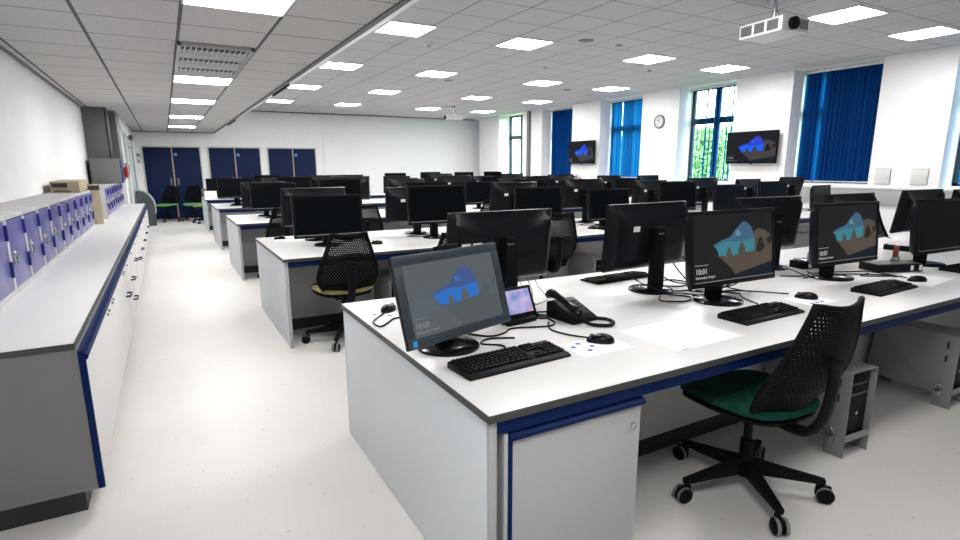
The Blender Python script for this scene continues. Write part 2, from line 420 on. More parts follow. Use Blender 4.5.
blind(3, 10.0, 11.44, .26, 1, .086, 'bright blue backlit vertical blind between the clock and the far wall screen', skip=())
blind(4, 12.61, 14.02, .12, 1, .042, 'closed navy vertical blind left of the far wall screen')
blind(6, 17.89, 18.27, .12, 1, .042, 'narrow navy blind in the corner by the end wall')

# outside
b = MB(); b.box(10.7, 60, -30, 80, -.3, -.02)
struct(b.build('ground', 'soil'), 'grass outside the windows', 'ground')
for k, (tx, ty, th, tr) in enumerate([(16.2, 11.2, 2.6, 1.35), (16.9, 13.95, 2.75, 1.4), (16.3, 16.7, 2.6, 1.35)]):
    t = thing('tree', 'green leafy tree outside, ' + ['nearest of those seen through the open blind', 'middle one seen through the open blind', 'furthest one seen through the open blind', 'beyond the far bay window', 'farthest beyond the far bay window'][k], 'tree', (tx, ty, -.02), 0, 'trees outside the windows')
    m = MB(); m.tube([(0, 0, 0), (.05, .02, th * .4), (0, 0, th * .75)], [.12, .09, .05], 8); m.build('trunk', 'bark', t)
    m = MB(); rnd = random.Random(k)
    for q in range(5200):
        a = rnd.uniform(0, 2 * PI); zz = rnd.random(); rr = tr * math.sqrt(rnd.random()) * (1 - .35 * zz)
        p = Vector((rr * math.cos(a), rr * math.sin(a), .25 + zz * (th - .25)))
        u = Vector((rnd.gauss(0, 1), rnd.gauss(0, 1), rnd.gauss(0, 1))).normalized(); w = u.cross(Vector((rnd.gauss(0, 1), rnd.gauss(0, 1), rnd.gauss(0, 1)))).normalized()
        s_ = rnd.uniform(.07, .13)
        m.add([p - u * s_, p + w * s_ * .55, p + u * s_, p - w * s_ * .55], [(0, 1, 2, 3)])
    m.build('foliage', 'leaf', t)

# back doors
def double_door(n, x0, xm, x1, label, h=2.0):
    d = bpy.data.objects.new('door_%d' % n, None); COL.objects.link(d); d.location = (xm, YB, 0); struct(d, label, 'door')
    m = MB(); a, c = x0 - xm, x1 - xm
    m.box(a - .035, a, -.04, 0, 0, h + .035); m.box(c, c + .035, -.04, 0, 0, h + .035); m.box(a, c, -.04, 0, h, h + .035); m.build('door_frame', 'cream', d, .004)
    for s_, (u, w) in (('l', (a, -.012)), ('r', (.012, c))):
        m = MB(); m.box(u + .006, w - .006, -.045, -.005, .01, h - .005); l = m.build('door_leaf', 'doorblue', d, .003)
        if s_ == 'r':
            m = MB(); m.cyl(.045, -.056, -.046, (.09, 0, h - .20), 'y', 20); q = m.build('round_sign', 'sign_blue', l)
        m = MB(); px = -.09 if s_ == 'l' else .09
        m.box(px - .03, px + .03, -.052, -.045, .95, 1.15); m.box(px - .012, px + .012, -.09, -.05, 1.04, 1.06); m.build('door_handle', 'trimg', l, .002)
    m = MB(); m.box(-.016, .016, -.055, -.004, .01, h - .005); m.build('meeting_strip', 'wood', d, .003)
double_door(1, -.454, .248, .955, 'leftmost navy double doors, behind the spare green chairs')
double_door(2, 1.189, 1.884, 2.579, 'middle pair of navy double doors on the end wall')
double_door(3, 2.82, 3.54, 4.227, 'rightmost navy double doors beside the white panel')
t = thing('exit_sign', 'small green and white escape sign on the end wall by the doors', 'sign', (-.555, YB, 1.72))
m = MB(); m.box(-.07, .07, -.008, 0, -.17, .13); m.build('sign_plate', 'white_plastic', t, .002)
m = MB(); m.box(-.05, -.005, -.0095, -.0079, .03, .10); m.add([(.0, -.0096, .09), (.055, -.0096, .02), (.045, -.0096, 0), (-.01, -.0096, .05)], [(0, 1, 2, 3)]); m.box(-.045, .01, -.0095, -.0079, -.13, -.09); m.build('sign_symbol', 'sign_green', t)
t = thing('fire_extinguisher', 'small red fire extinguisher hung on the grey boxing by the glazed side door', 'fire extinguisher', (-.605, 12.45, 1.25)); t.scale = (.45, .45, .45)
m = MB(); m.lathe([(.0, 0), (.055, .0), (.07, .02), (.07, .40), (.05, .46), (.02, .49), (.0, .50)], 20); m.build('cylinder_body', 'red', t)
m = MB(); m.cyl(.018, .49, .54); m.box(-.06, .05, -.012, .012, .54, .56); m.box(-.06, .04, -.01, .01, .575, .59); m.build('valve_lever', 'black', t)
m = MB(); m.tube([(.02, 0, .53), (.10, 0, .50), (.10, 0, .30), (.085, 0, .12)], .01, 8, 5); m.build('hose', 'black', t)
m = MB(); m.box(-.09, -.06, -.03, .03, .1, .4); m.build('wall_bracket', 'trimg', t)
# moulded bin by the doors
t = thing('recycling_bin', 'dark grey round-backed bin at the far end of the side counter', 'bin', (-.52, 16.43, 0))
prof = [(-.13, .0), (.23, .0), (.235, .3)] + [(.235 - .36 * (1 - math.cos(R(a))) * .95, .48 + .40 * math.sin(R(a))) for a in range(0, 91, 10)] + [(-.13, .88)]
m = MB(); m.prism(prof, 'y', -.22, .22); m.build('bin_body', 'dgrey', t, .012)
m = MB(); rim = [(p[0] + .006, p[1] + .006) for p in prof[2:]]
for y in (-.235, .215):
    m.tube([(p[0], y + .01, p[1]) for p in rim], .014, 8)
m.build('bin_rim', 'alu', t)
m = MB(); m.box(-.02, .12, -.226, -.219, .0, .72); m.build('bin_panel', 'dgrey', t)

# ------------------------------------------------------------------ ceiling fittings
def light_panel(x, y, z, label, proto=[None]):
    if proto[0] is None:
        o = thing('ceiling_light', label, 'ceiling light', (x, y, z), 0, 'square ceiling light panels')
        m = MB()
        for a, c, d_, e in ((-.3, .3, -.3, -.285), (-.3, .3, .285, .3), (-.3, -.285, -.285, .285), (.285, .3, -.285, .285)): m.box(a, c, d_, e, -.012, .0)
        m.build('light_frame', 'white_plastic', o, .002)
        m = MB(); m.box(-.285, .285, -.285, .285, -.008, 0); m.build('diffuser', 'lamp', o); proto[0] = o
    else:
        o = copy_tree(proto[0]); o.location = (x, y, z); o['label'] = label
    return o
k = 0
for i, y in enumerate([.2, 3.80, 7.43, 9.80, 12.8, 15.8]):
    light_panel(.5, y, ZL, 'glowing square light panel in the low aisle ceiling, ' + ['over the viewer', 'nearest in view', 'just beyond the air vent', 'second beyond the air vent', 'third beyond the air vent', 'last before the doors'][i])
for i, y in enumerate([.85, 3.85, 6.82, 9.7, 12.5, 15.4]):
    for j, x in enumerate([2.76, 4.51, 6.88, 8.70]):
        if i == 0 and j: continue
        light_panel(x, y, ZR, 'square light panel in the high ceiling, %s row, %s from the sloping strip' % (ORD[i], ORD[j]))
t = thing('air_vent', 'grey louvred air vent in the low aisle ceiling', 'air vent', (.49, 6.17, ZL))
m = MB()
for y0, y1 in ((-.86, -.83), (-.30, -.27), (.25, .28), (.83, .86)): m.box(-.29, .29, y0, y1, -.03, 0)
for x0 in (-.29, .26): m.box(x0, x0 + .03, -.86, .86, -.03, 0)
m.build('vent_frame', 'vent', t, .002)
for y0 in (-.52, .03, .58):
    m = MB(); m.prism([(y0 - .04, -.004), (y0 + .0, -.026), (y0 + .24, -.026), (y0 + .24, -.004)], 'x', -.26, .26); m.build('vent_plate', 'vent', t, .002)
m = MB(); m.box(-.27, .27, -.84, .84, -.004, 0); m.build('vent_back', 'vent_dark', t)
for y0 in (-.83, -.27, .28):
    m = MB()
    for q in range(12):
        x = -.24 + q * .043; m.add([(x, y0 + .01, -.027), (x + .005, y0 + .01, -.027), (x + .017, y0 + .01, -.005), (x + .012, y0 + .01, -.005), (x, y0 + .25, -.027), (x + .005, y0 + .25, -.027), (x + .017, y0 + .25, -.005), (x + .012, y0 + .25, -.005)], [(0, 1, 2, 3), (7, 6, 5, 4), (0, 4, 5, 1), (1, 5, 6, 2), (2, 6, 7, 3), (3, 7, 4, 0)])
    m.build('vent_blades', 'white_plastic', t)
for k, (x, y, r_, h, nm, lb) in enumerate([(3.36, 7.45, .055, .05, 'smoke_detector', 'small round smoke detector near the nearest far-row light'), (5.74, 8.03, .05, .06, 'smoke_detector', 'small round smoke detector in the middle of the high ceiling'), (7.55, 7.45, .05, .06, 'smoke_detector', 'small round smoke detector before the window wall')]):
    t = thing(nm, lb, 'smoke detector', (x, y, ZR), 0, 'smoke detectors on the high ceiling')
    m = MB(); m.lathe([(r_, 0), (r_, -.018), (r_ * .8, -.022)], 20); m.build('mounting_base', 'white_plastic', t)
    m = MB(); m.lathe([(r_ * .62, -.018), (r_ * .62, -h * .7), (r_ * .35, -h)], 16); m.build('sensor_head', 'alu', t)
for k, (x, y, r_, lb) in enumerate([(5.14, 6.26, .105, 'flat round ceiling speaker grille between two lights'), (5.74, 6.27, .05, 'tiny round ceiling sensor beside the speaker grille'), (5.05, 10.3, .09, 'flat round speaker grille in the middle rows of the ceiling'), (7.98, 10.3, .09, 'flat round speaker grille towards the windows')]):
    m = MB(); m.lathe([(r_, .0), (r_, -.006), (r_ * .85, -.012), (.001, -.012)], 28, (x, y, ZR))
    tag(m.build('ceiling_speaker' if r_ > .06 else 'ceiling_sensor', 'boxing'), lb, 'ceiling speaker' if r_ > .06 else 'sensor', 'round ceiling fittings')
for k, (y0, y1) in enumerate([(7.75, 8.75), (13.9, 15.2)]):
    m = MB(); m.prism([(1.47, 2.458), (1.53, 2.495), (1.515, 2.445), (1.475, 2.42)], 'y', y0, y1)
    o = m.build('slot_light', 'vent_dark'); tag(o, 'thin dark slot fitting on the sloping strip, ' + ['nearer one', 'one near the end wall'][k], 'light fitting', 'slot fittings on the sloping strip')

def projector(loc, rz, label, s=1.0):
    t = thing('projector', label, 'projector', loc, rz, 'ceiling projectors'); t.scale = (s, s, s)
    dz = (ZR - loc[2]) / s
    m = MB(); m.box(-.24, .24, -.17, .17, -.065, .065); m.build('housing', 'white_plastic', t, .012)
    m = MB()
    for x0, x1 in ((-.215, -.09), (-.06, .05), (.08, .20)):
        for q in range(9): m.box(x0 + (x1 - x0) * q / 9, x0 + (x1 - x0) * (q + .8) / 9, -.176, -.168, -.042, .044)
    m.build('air_grille', 'trimg', t)
    m = MB(); m.lathe([(.055, .23), (.055, .275), (.045, .28)], 24, (0, -.045, .0), 'x'); m.build('lens_barrel', 'black', t)
    m = MB(); m.lathe([(.042, .27), (.03, .2855), (.001, .290)], 24, (0, -.045, .0), 'x'); m.build('lens', 'gloss', t)
    m = MB()
    for q in range(6): m.box(.2385, .2435, .05 + q * .018, .06 + q * .018, -.04, .04)
    m.build('side_grille', 'boxing', t)
    m = MB(); m.box(-.09, .09, -.06, .06, .066, .074); m.cyl(.018, .07, dz); m.box(-.06, .06, -.06, .06, dz - .012, dz)
    for sx in (-1, 1): m.tube([(sx * .10, 0, .068), (sx * .05, 0, .12), (sx * .012, 0, dz - .08)], .006, 6)
    m.build('ceiling_mount', 'chrome', t)
    return t
projector((5.62, 3.86, 2.80), R(-97), 'white projector hanging from the ceiling near the big navy blind', 1.1)
projector((7.3, 14.55, 2.80), R(160), 'white projector hanging far away before the end wall')

# ------------------------------------------------------------------ wall screens, clock, hatches
def arch_screen(t, w, h, y, pal, text, name='picture'):
    """the lock picture: a rock arch over a beach; w x h metres, facing -y at depth y"""
    def P(u, v, k=0): return (-w / 2 + (u - (.018 if 0 < u < 1 else 0)) * w, y - k * .0004, h / 2 - v * h)
    m = MB()
    def poly(pts, mi, k): m.mi = mi; m.add([P(u, v, k) for u, v in pts], [list(range(len(pts)))])
    poly([(0, 0), (1, 0), (1, 1), (0, 1)], 0, 0)
    poly([(.50, .93), (1, .79), (1, 1), (.50, 1)], 5, 1)
    poly([(.77, .30), (.84, .26), (.93, .30), (1, .40), (1, .80), (.76, .86), (.74, .60)], 3, 1)
    poly([(.30, .62), (.42, .665), (.60, .635), (.80, .60), (1, .66), (1, .80), (.52, .945), (.47, .84), (.38, .72)], 2, 2)
    poly([(.80, .62), (.83, .44), (.87, .38), (.90, .50), (.93, .56), (.86, .64)], 4, 3)
    poly([(.94, .44), (1, .36), (1, .48), (.96, .54)], 4, 3)
    arch = [(.25, .475), (.33, .415), (.40, .385), (.47, .355), (.50, .30), (.535, .245), (.58, .19), (.625, .135), (.66, .14), (.71, .18), (.745, .25), (.765, .33), (.775, .42), (.775, .52), (.772, .605)]
    m.mi = 1
    poly(arch + [(.60, .635), (.42, .665), (.32, .63), (.295, .53)], 1, 4)
    poly([(.27, .49), (.45, .42), (.60, .44), (.776, .40), (.775, .52), (.772, .605), (.60, .632), (.42, .655), (.32, .62), (.295, .53)], 6, 5)
    poly([(.53, .27), (.565, .255), (.60, .33), (.57, .36), (.53, .34)], 7, 6)
    for cx, ww, top, bot in ((.445, .035, .50, .655), (.605, .048, .44, .635)):
        poly([(cx - ww, bot), (cx - ww * .8, bot - .07), (cx - ww * .35, top + .03), (cx, top), (cx + ww * .5, top + .05), (cx + ww, bot - .05), (cx + ww * 1.1, bot)], 3, 7)
    s_ = m.build(name, [M[p] for p in pal], t)
    if text:
        rot = Matrix.Rotation(R(90), 4, 'X')
        def put(txt, u, v, size, nm): text_mesh(txt, size, nm, text[2], s_, Matrix.Translation(P(u, v, 6)) @ rot, .0002, size * .008)
        put(text[0], .035, .885, h * .115, 'clock_text'); put(text[1], .035, .955, h * .050, 'date_text')
        m = MB(); p0, p1 = P(.03, .755, 2), P(.19, .748, 3); m.box(p0[0], p1[0], p1[1], p0[1], p0[2], p0[2] + .002); m.build('divider_line', text[2], s_)
    return s_
PAL_M = ['s_cave', 's_sky', 's_sand', 's_rock', 's_rock_d', 's_navy', 's_teal', 's_cloud']
PAL_T = ['t_glare', 't_top', 't_glare_lo', 't_glare', 't_glare_lo', 't_glare_lo', 't_azure', 't_blue']
PAL_V = ['v_dark', 'v_top', 'v_rock', 'v_rock', 'v_dark', 's_navy', 'v_blue', 'v_blue']

def wall_tv(yc, zc, w, h, label):
    t = thing('wall_screen', label, 'television', (XW, yc, zc), R(-90), 'wall mounted screens')
    m = MB(); m.box(-w / 2, w / 2, -.115, -.07, -h / 2, h / 2); m.build('tv_housing', 'blackm', t, .006)
    m = MB(); m.box(-.2, .2, -.07, 0, -.15, .15); m.box(-.015, .015, -.09, -.06, -h / 2 - .02, -.1); m.build('wall_bracket', 'trimg', t)
    arch_screen(t, w - .04, h - .045, -.1155, PAL_V, ('10:00', 'Wednesday 10 April', 't_text'), 'screen_picture')
    return t
wall_tv(6.99, 1.775, 1.07, .60, 'black wall screen beside the big navy blind, showing a blue arch')
wall_tv(12.05, 1.80, 1.07, .60, 'black wall screen on the far pier left of the bright blue blind')
t = thing('wall_clock', 'round grey-rimmed clock on the pier beside the open blind', 'clock', (XW, 9.42, 2.42), R(-90))
m = MB(); m.lathe([(.15, 0), (.155, -.02), (.15, -.04), (.128, -.042), (.125, -.028)], 36, (0, 0, 0), 'y'); m.build('clock_rim', 'clockrim', t)
m = MB(); m.cyl(.124, -.032, -.027, (0, 0, 0), 'y', 36); f_ = m.build('clock_face', 'clockface', t)
m = MB()
for q in range(12):
    a = q * PI / 6; m.at((.105 * math.sin(a), -.0325, .105 * math.cos(a)), 0, 0, a).box(-.004, .004, -.001, .001, -.012, .012)
m.build('hour_marks', 'ink', f_)
m = MB(); m.at((0, -.033, 0), 0, 0, R(-58)).box(-.005, .005, -.001, .001, -.01, .065); m.at((0, -.035, 0), 0, 0, R(6)).box(-.004, .004, -.001, .001, -.015, .095); m.build('clock_hands', 'ink', t)
for k, (y0, y1) in enumerate([(4.585, 4.795), (4.08, 4.30)]):
    t = thing('wall_hatch', 'square white wall hatch above the ledge, ' + ['left one, nearer the navy blind', 'right one, nearer the photo edge'][k], 'hatch', (XW, (y0 + y1) / 2, 1.255), R(-90), 'hatches on the near pier')
    h = (y1 - y0) / 2
    m = MB(); m.box(-h, h, -.02, 0, -.115, .115); m.build('hatch_cover', 'white_plastic', t, .004)
    m = MB(); m.box(-h - .005, h + .005, -.006, 0, -.12, .12); m.build('hatch_surround', 'boxing', t)
    m = MB(); m.cyl(.006, -.024, -.018, (h - .02, 0, -.02), 'y', 10); m.build('hatch_lock', 'ink', t)

# ------------------------------------------------------------------ side counter with its cabinets
YC0, YC1 = 2.646, 12.85
t = thing('side_counter', 'long white counter top with dark edge running along the left wall', 'counter', (0, 0, 0))
m = MB(); m.box(XL + .005, -.386, YC0, YC1, CT - .026, CT); m.build('worktop', 'top', t)
m = MB(); m.box(-.3865, -.382, YC0 - .002, YC1, CT - .026, CT - .001); m.box(XL + .005, -.382, YC0 - .004, YC0 + .001, CT - .026, CT - .001); m.build('edge_band', 'edge', t)
m = MB(); m.box(XL + .03, -.40, YC0 + .012, YC0 + .03, CT - .072, CT - .026); m.build('end_rail', 'navy', t, .002)
units = [(YC0, 5.28), (5.28, 6.04), (6.04, 6.84), (6.84, 7.64), (7.64, 8.54), (8.54, 9.54), (9.54, 10.62), (10.62, 11.72), (11.72, YC1 - .02)]
for k, (y0, y1) in enumerate(units):
    t = thing('counter_cabinet', ('wide white floor cabinet under the side counter, with blue edging and grey end' if k == 0 else 'white floor cabinet under the side counter, %s after the wide near one' % ORD[k - 1]), 'cabinet', (-.7, (y0 + y1) / 2, 0), 0, 'cabinets under the side counter')
    h = (y1 - y0) / 2
    m = MB(); m.box(XL + .71, .322, -h + .001, h - .001, .10, CT - .0275); m.build('cabinet_body', 'carcass', t, .002)
    m = MB(); m.box(XL + .73, .27, -h + .03, h - .001, 0, .10); m.build('plinth', 'plinth', t)
    m = MB(); m.box(.322, .340, -h + (.02 if k == 0 else .004), h - .016, .115, CT - .075); dr = m.build('cabinet_door', 'door_white', t, .002)
    m = MB(); m.prism([(.322, CT - .075), (.352, CT - .075), (.358, CT - .062), (.350, CT - .050), (.338, CT - .054), (.335, CT - .036), (.322, CT - .036)], 'y', -h + .002, h - .002); m.build('finger_pull', 'navy', t)
    m = MB(); m.box(.322, .336, h - .015, h - .002, .105, CT - .075); m.build('edge_strip', 'navy', t)
    if k == 0:
        m = MB(); m.box(.322, .346, -h - .002, -h + .02, .10, CT - .037); m.build('edge_strip', 'navy', t, .002)
        for q, yy in enumerate((-.62, -.30, .75)):
            m = MB(); m.cyl(.008, .338, .352, (0, yy + .3, CT - .12), 'x', 12); m.cyl(.008, .338, .352, (0, yy + .38, CT - .115), 'x', 12); m.build('door_lock', 'chrome', dr)
    else:
        m = MB(); m.cyl(.008, .338, .352, (0, -h + .2, CT - .12), 'x', 12); m.build('door_lock', 'chrome', dr)
    for zz in ((.44,), (.44, .26), (.5,), (.40,))[min(k, 3)]:
        m = MB(); yy = h - .13; m.tube([(.338, yy - .08, zz), (.370, yy - .075, zz), (.374, yy + .075, zz), (.338, yy + .08, zz)], .008, 8); m.build('bar_handle', 'handle', dr)

# ------------------------------------------------------------------ lockers on the counter
XF = -.775; PW = .455; LH = .435
def make_locker(label):
    t = thing('locker', label, 'locker', (XL, 0, CT), 0, 'laptop lockers on the side counter')
    d = XF - XL; m = MB()
    m.box(.002, d - .002, 0, PW - .001, LH - .028, LH); m.box(.002, d - .002, 0, PW - .001, 0, .03); m.box(.002, d - .002, 0, .022, .03, LH - .028); m.box(.002, d - .002, PW - .023, PW - .001, .03, LH - .028); m.box(.002, .012, .02, PW - .02, .03, LH - .028)
    m.build('locker_body', 'locker', t, .002)
    m = MB(); m.box(d - .022, d - .004, .026, PW - .027, .034, LH - .034); dr = m.build('locker_door', 'lilac', t, .002)
    for z in (.10, .30):
        m = MB(); m.box(d - .006, d + .010, PW - .048, PW - .001, z, z + .085); m.build('hinge_cover', 'blue', t, .003)
    m = MB(); m.lathe([(.013, d - .006), (.013, d + .006), (.009, d + .012)], 14, (0, .065, .225), 'x'); m.box(d - .005, d + .004, .052, .078, .16, .25); m.tube([(d + .012, .065, .215), (d + .016, .065, .19), (d + .012, .065, .165)], .006, 8); m.build('locker_latch', 'chrome', dr)
    return t
L0 = None
banks = [('near bank before the boxes', 2.97, 11), ('far bank beyond the boxes', 9.20, 8)]
for bn, ys, n in banks:
    for k in range(n):
        lb = 'lilac-blue locker on the side counter, %s in the %s' % (ORD[k], bn)
        if L0 is None: L0 = o = make_locker(lb)
        else: o = copy_tree(L0); o['label'] = lb
        o.location.y = ys + k * PW
        if ys > 5: o.location.x = XL + .045
t = thing('wall_cabinet', 'grey metal cabinet with blue side standing on the far lockers', 'cabinet', (-.815, 11.22, CT + LH))
m = MB(); m.box(-.21, .20, -.2, .2, 0, .40); m.build('cabinet_body', 'boxing', t, .004)
m = MB(); m.box(.20, .215, -.19, .19, .01, .39); m.build('cabinet_door', 'blue', t, .003)
t = thing('cardboard_box', 'tall brown cardboard box standing on the counter in the gap between lockers', 'box', (-.83, 8.50, CT), R(12))
m = MB(); m.box(-.085, .085, -.15, .15, 0, .49); m.build('carton', 'card', t, .004)
m = MB(); m.box(-.055, .085, -.152, -.149, .42, .475); m.build('hand_hole', 'ink', t)
m = MB()
for z in (.13, .15, .27, .285, .30, .39): m.box(.084, .0865, -.05, .03, z, z + .010)
m.box(.084, .0865, -.03, .02, .20, .235); m.build('printed_marks', 'ink', t)
t = thing('cardboard_box', 'long flat brown cardboard box lying on top of the near lockers', 'box', (-.93, 7.62, CT + LH), R(2.5))
m = MB(); m.box(-.115, .13, -.50, .74, 0, .115); m.build('carton', 'card', t, .004)
m = MB(); m.box(-.10, .03, -.502, -.499, .055, .10); m.build('hand_hole', 'ink', t)
m = MB(); m.box(-.09, .06, -.502, -.499, .012, .02); m.box(-.09, .02, -.502, -.499, .028, .034); m.build('printed_marks', 'ink', t)

# ------------------------------------------------------------------ benches
Y0 = [1.275, 4.46, 7.62, 10.72, 13.86]; DEP = 1.55; BX0, BX1 = .737, 9.45
for r in range(5):
    y0 = Y0[r]
    t = thing('desk_bench', 'long white double-sided computer bench with grey end panel, ' + ['nearest the viewer', 'second from the viewer', 'third from the viewer', 'fourth from the viewer', 'farthest, before the doors'][r], 'desk', (BX0, y0, 0), 0, 'rows of computer benches')
    L = BX1 - BX0
    m = MB(); m.box(.003, L - .003, .003, DEP - .003, DT - .024, DT); m.build('worktop', 'top', t)
    m = MB()
    for a, c, e, f in ((0, L, 0, .0035), (0, L, DEP - .0035, DEP), (0, .0035, .0035, DEP - .0035), (L - .0035, L, .0035, DEP - .0035)): m.box(a, c, e, f, DT - .025, DT - .0006)
    m.build('edge_band', 'edge', t)
    for e in (.012, DEP - .03):
        m = MB(); m.box(.036, L - .036, e, e + .018, DT - .072, DT - .025); m.build('apron_rail', 'navy', t, .002)
    for x in (.006, L - .034):
        m = MB(); m.box(x, x + .026, .022, DEP - .022, 0, DT - .0255); m.build('end_panel', 'endp', t, .002)
        for e in (.012, DEP - .022):
            m = MB(); m.box(x, x + .028, e, e + .010, 0, DT - .0255); m.build('edge_strip', 'alu', t, .001)
    m = MB(); m.box(.04, L - .04, .545, .565, .10, .42); m.box(.04, L - .04, .540, .560, .425, .70); m.box(.04, L - .04, .98, 1.0, .10, .70); m.build('modesty_panel', 'grey', t, .002)
    m = MB(); m.box(.04, L - .04, .56, .985, 0, .0995); m.build('plinth', 'plinth', t)
    m = MB()
    for x in (2.2, 4.4, 6.6): m.box(x, x + .025, .57, .975, .1, .70)
    m.build('inner_supports', 'grey', t)
# pedestal cupboard in the front bench
t = thing('desk_cabinet', 'grey door cupboard with navy trim under the near corner of the front bench', 'cabinet', (.805, 1.295, 0))
m = MB(); m.box(0, .555, .02, .53, .0, DT - .074); m.build('cabinet_body', 'grey', t, .002)
m = MB(); m.box(-.006, .008, -.004, .02, 0, DT - .078); m.build('frame_strip', 'alu', t, .001)
m = MB(); m.box(.010, .024, -.006, .02, .0, DT - .09); m.build('door_edge', 'navy', t, .002)
m = MB(); m.box(.024, .552, -.002, .02, .02, .62); d_ = m.build('cabinet_door', 'grey', t, .003)
m = MB(); m.prism([(.02, .620), (-.004, .620), (-.014, .628), (-.016, .640), (-.004, .648), (.0, .642), (.004, .652), (.02, .652)], 'x', .012, .560); m.build('finger_pull', 'navy', t)
m = MB(); m.lathe([(.010, -.002), (.010, -.012), (.006, -.014)], 14, (.515, 0, .555), 'y'); m.build('door_lock', 'chrome', d_)

# ------------------------------------------------------------------ monitors
MW, MH = .625, .375
def housing_mesh(w, h, deep=.066):
    m = MB(); n, k = 24, 16; vs = []; fs = []
    for j in range(k + 1):
        for i in range(n + 1):
            u, v = i / n, j / k
            # smile-shaped ridge: the top slopes back from a thin edge to the thick body
            e = (2 * u - 1); su = .10 + .27 * (1 - e * e)
            dt = min(1, (1 - v) / su); ds = min(1, min(u, 1 - u) / .055 + .05); db = min(1, v / .09 + .05)
            d_ = .014 + (deep - .014) * min(dt, ds, db) - (.005 if dt < 1 else 0) * min(ds, db) * (1 if dt > .15 else 0)
            vs.append((-w / 2 + u * w, d_, -h / 2 + v * h))
    for j in range(k):
        for i in range(n): a = j * (n + 1) + i; fs.append((a, a + 1, a + n + 2, a + n + 1))
    o = len(vs); m.add(vs, fs)
    rim = [i for i in range(n + 1)] + [j * (n + 1) + n for j in range(1, k + 1)] + [k * (n + 1) + i for i in range(n - 1, -1, -1)] + [j * (n + 1) for j in range(k - 1, 0, -1)]
    fr = [(vs[i][0], 0, vs[i][2]) for i in rim]; base = len(m.v); m.add(fr, [])
    q = len(rim)
    m.f += [[rim[i], rim[(i + 1) % q], base + (i + 1) % q, base + i] for i in range(q)]; m.m += [0] * q
    m.f.append([base + i for i in range(q)]); m.m.append(0)
    return m
def bezel_mb(w, h, bw, bb):
    m = MB()
    m.box(-w / 2, w / 2, -.008, .001, h / 2 - bw, h / 2); m.box(-w / 2, w / 2, -.008, .001, -h / 2, -h / 2 + bb)
    m.box(-w / 2, -w / 2 + bw, -.008, .001, -h / 2 + bb, h / 2 - bw); m.box(w / 2 - bw, w / 2, -.008, .001, -h / 2 + bb, h / 2 - bw)
    return m
def make_monitor(label, screen, group, w=MW, h=MH, bw=.019, bb=.030, bez='black', oval=.125):
    t = thing('computer_monitor', label, 'monitor', (0, 0, 0), 0, group)
    m = MB(); m.lathe([(oval, 0), (oval, .008), (oval * .93, .014), (.05, .024), (.001, .026)], 40); m.build('base', 'gloss', t)
    m = MB(); m.box(-.036, .036, .004, .062, .02, .345, .002, .002); m.box(-.030, .030, .006, .060, .345, .352); col = m.build('column', 'blackm', t, .005)
    text_mesh('iiyama', .017, 'stand_lettering', 's_text' if False else 'steel', col, Matrix.Translation((.030, .0625, .315)) @ Matrix.Rotation(PI, 4, 'Z') @ Matrix.Rotation(R(90), 4, 'X'), .0004)
    hs = housing_mesh(w, h).build('housing', 'back', t, ang=50); hs.location = (0, -.068, .30)
    bezel_mb(w, h, bw, bb).build('bezel', bez, hs, .003)
    m = MB(); m.box(-w / 2 + bw, w / 2 - bw, -.0088, -.0078, -h / 2 + bb - .006, -h / 2 + bb - .003); m.build('bezel_trim', 'alu', hs)
    if screen == 'off':
        m = MB(); m.box(-w / 2 + bw, w / 2 - bw, -.003, .0, -h / 2 + bb, h / 2 - bw); m.build('screen', 'screen_off', hs)
    else:
        s_ = arch_screen(hs, w - 2 * bw, h - bw - bb, -.003, *screen, 'screen'); s_.location.z = (bb - bw) / 2
    m = MB(); m.box(-.075, .075, .060, .070, -.10, .06); m.box(-.05, .05, .068, .074, -.02, .05); m.build('stand_mount', 'blackm', hs, .004)
    m = MB(); m.box(.115, .165, .0655, .0672, .04, .07); m.build('asset_label', 'label_w', hs)
    m = MB()
    for q in range(9): m.box(-.20 + q * .014, -.194 + q * .014, .0655, .0668, -.06, -.02)
    m.build('vent_slots', 'blackm', hs)
    return t
def pose(t, x, y, ztop, yaw=0, tilt=5):
    t.location = (x, y, DT); t.rotation_euler = (0, 0, yaw)
    h = child(t, 'housing'); h.rotation_euler = (R(-tilt), 0, 0); h.location.z = ztop - DT - MH / 2 * math.cos(R(tilt))
    c = child(t, 'column'); c.scale = (1, 1, max(.75, min(1.1, (h.location.z + .05) / .345)))
TXT = ('10:01', 'Wednesday 10 April', 's_text')
GM = 'computer monitors on the benches'
ma = make_monitor('black monitor facing the viewer behind the paper sheet, rock arch on screen', (PAL_M, TXT), GM); pose(ma, 2.485, 1.875, 1.213, R(-1.6), 6.8)
mb_ = copy_tree(ma); mb_['label'] = 'black monitor facing the viewer, rock arch on screen, third along the front bench'; pose(mb_, 3.635, 1.93, 1.207, R(-3), 5.5)
mo = make_monitor('black switched-off monitor facing the viewer at the right photo edge', 'off', GM); pose(mo, 4.71, 1.87, 1.20, R(-3), 6)
place = []
def mon(row, back, x, ztop, y, yaw=0, tilt=5): place.append((row, back, x, ztop, y, yaw, tilt))
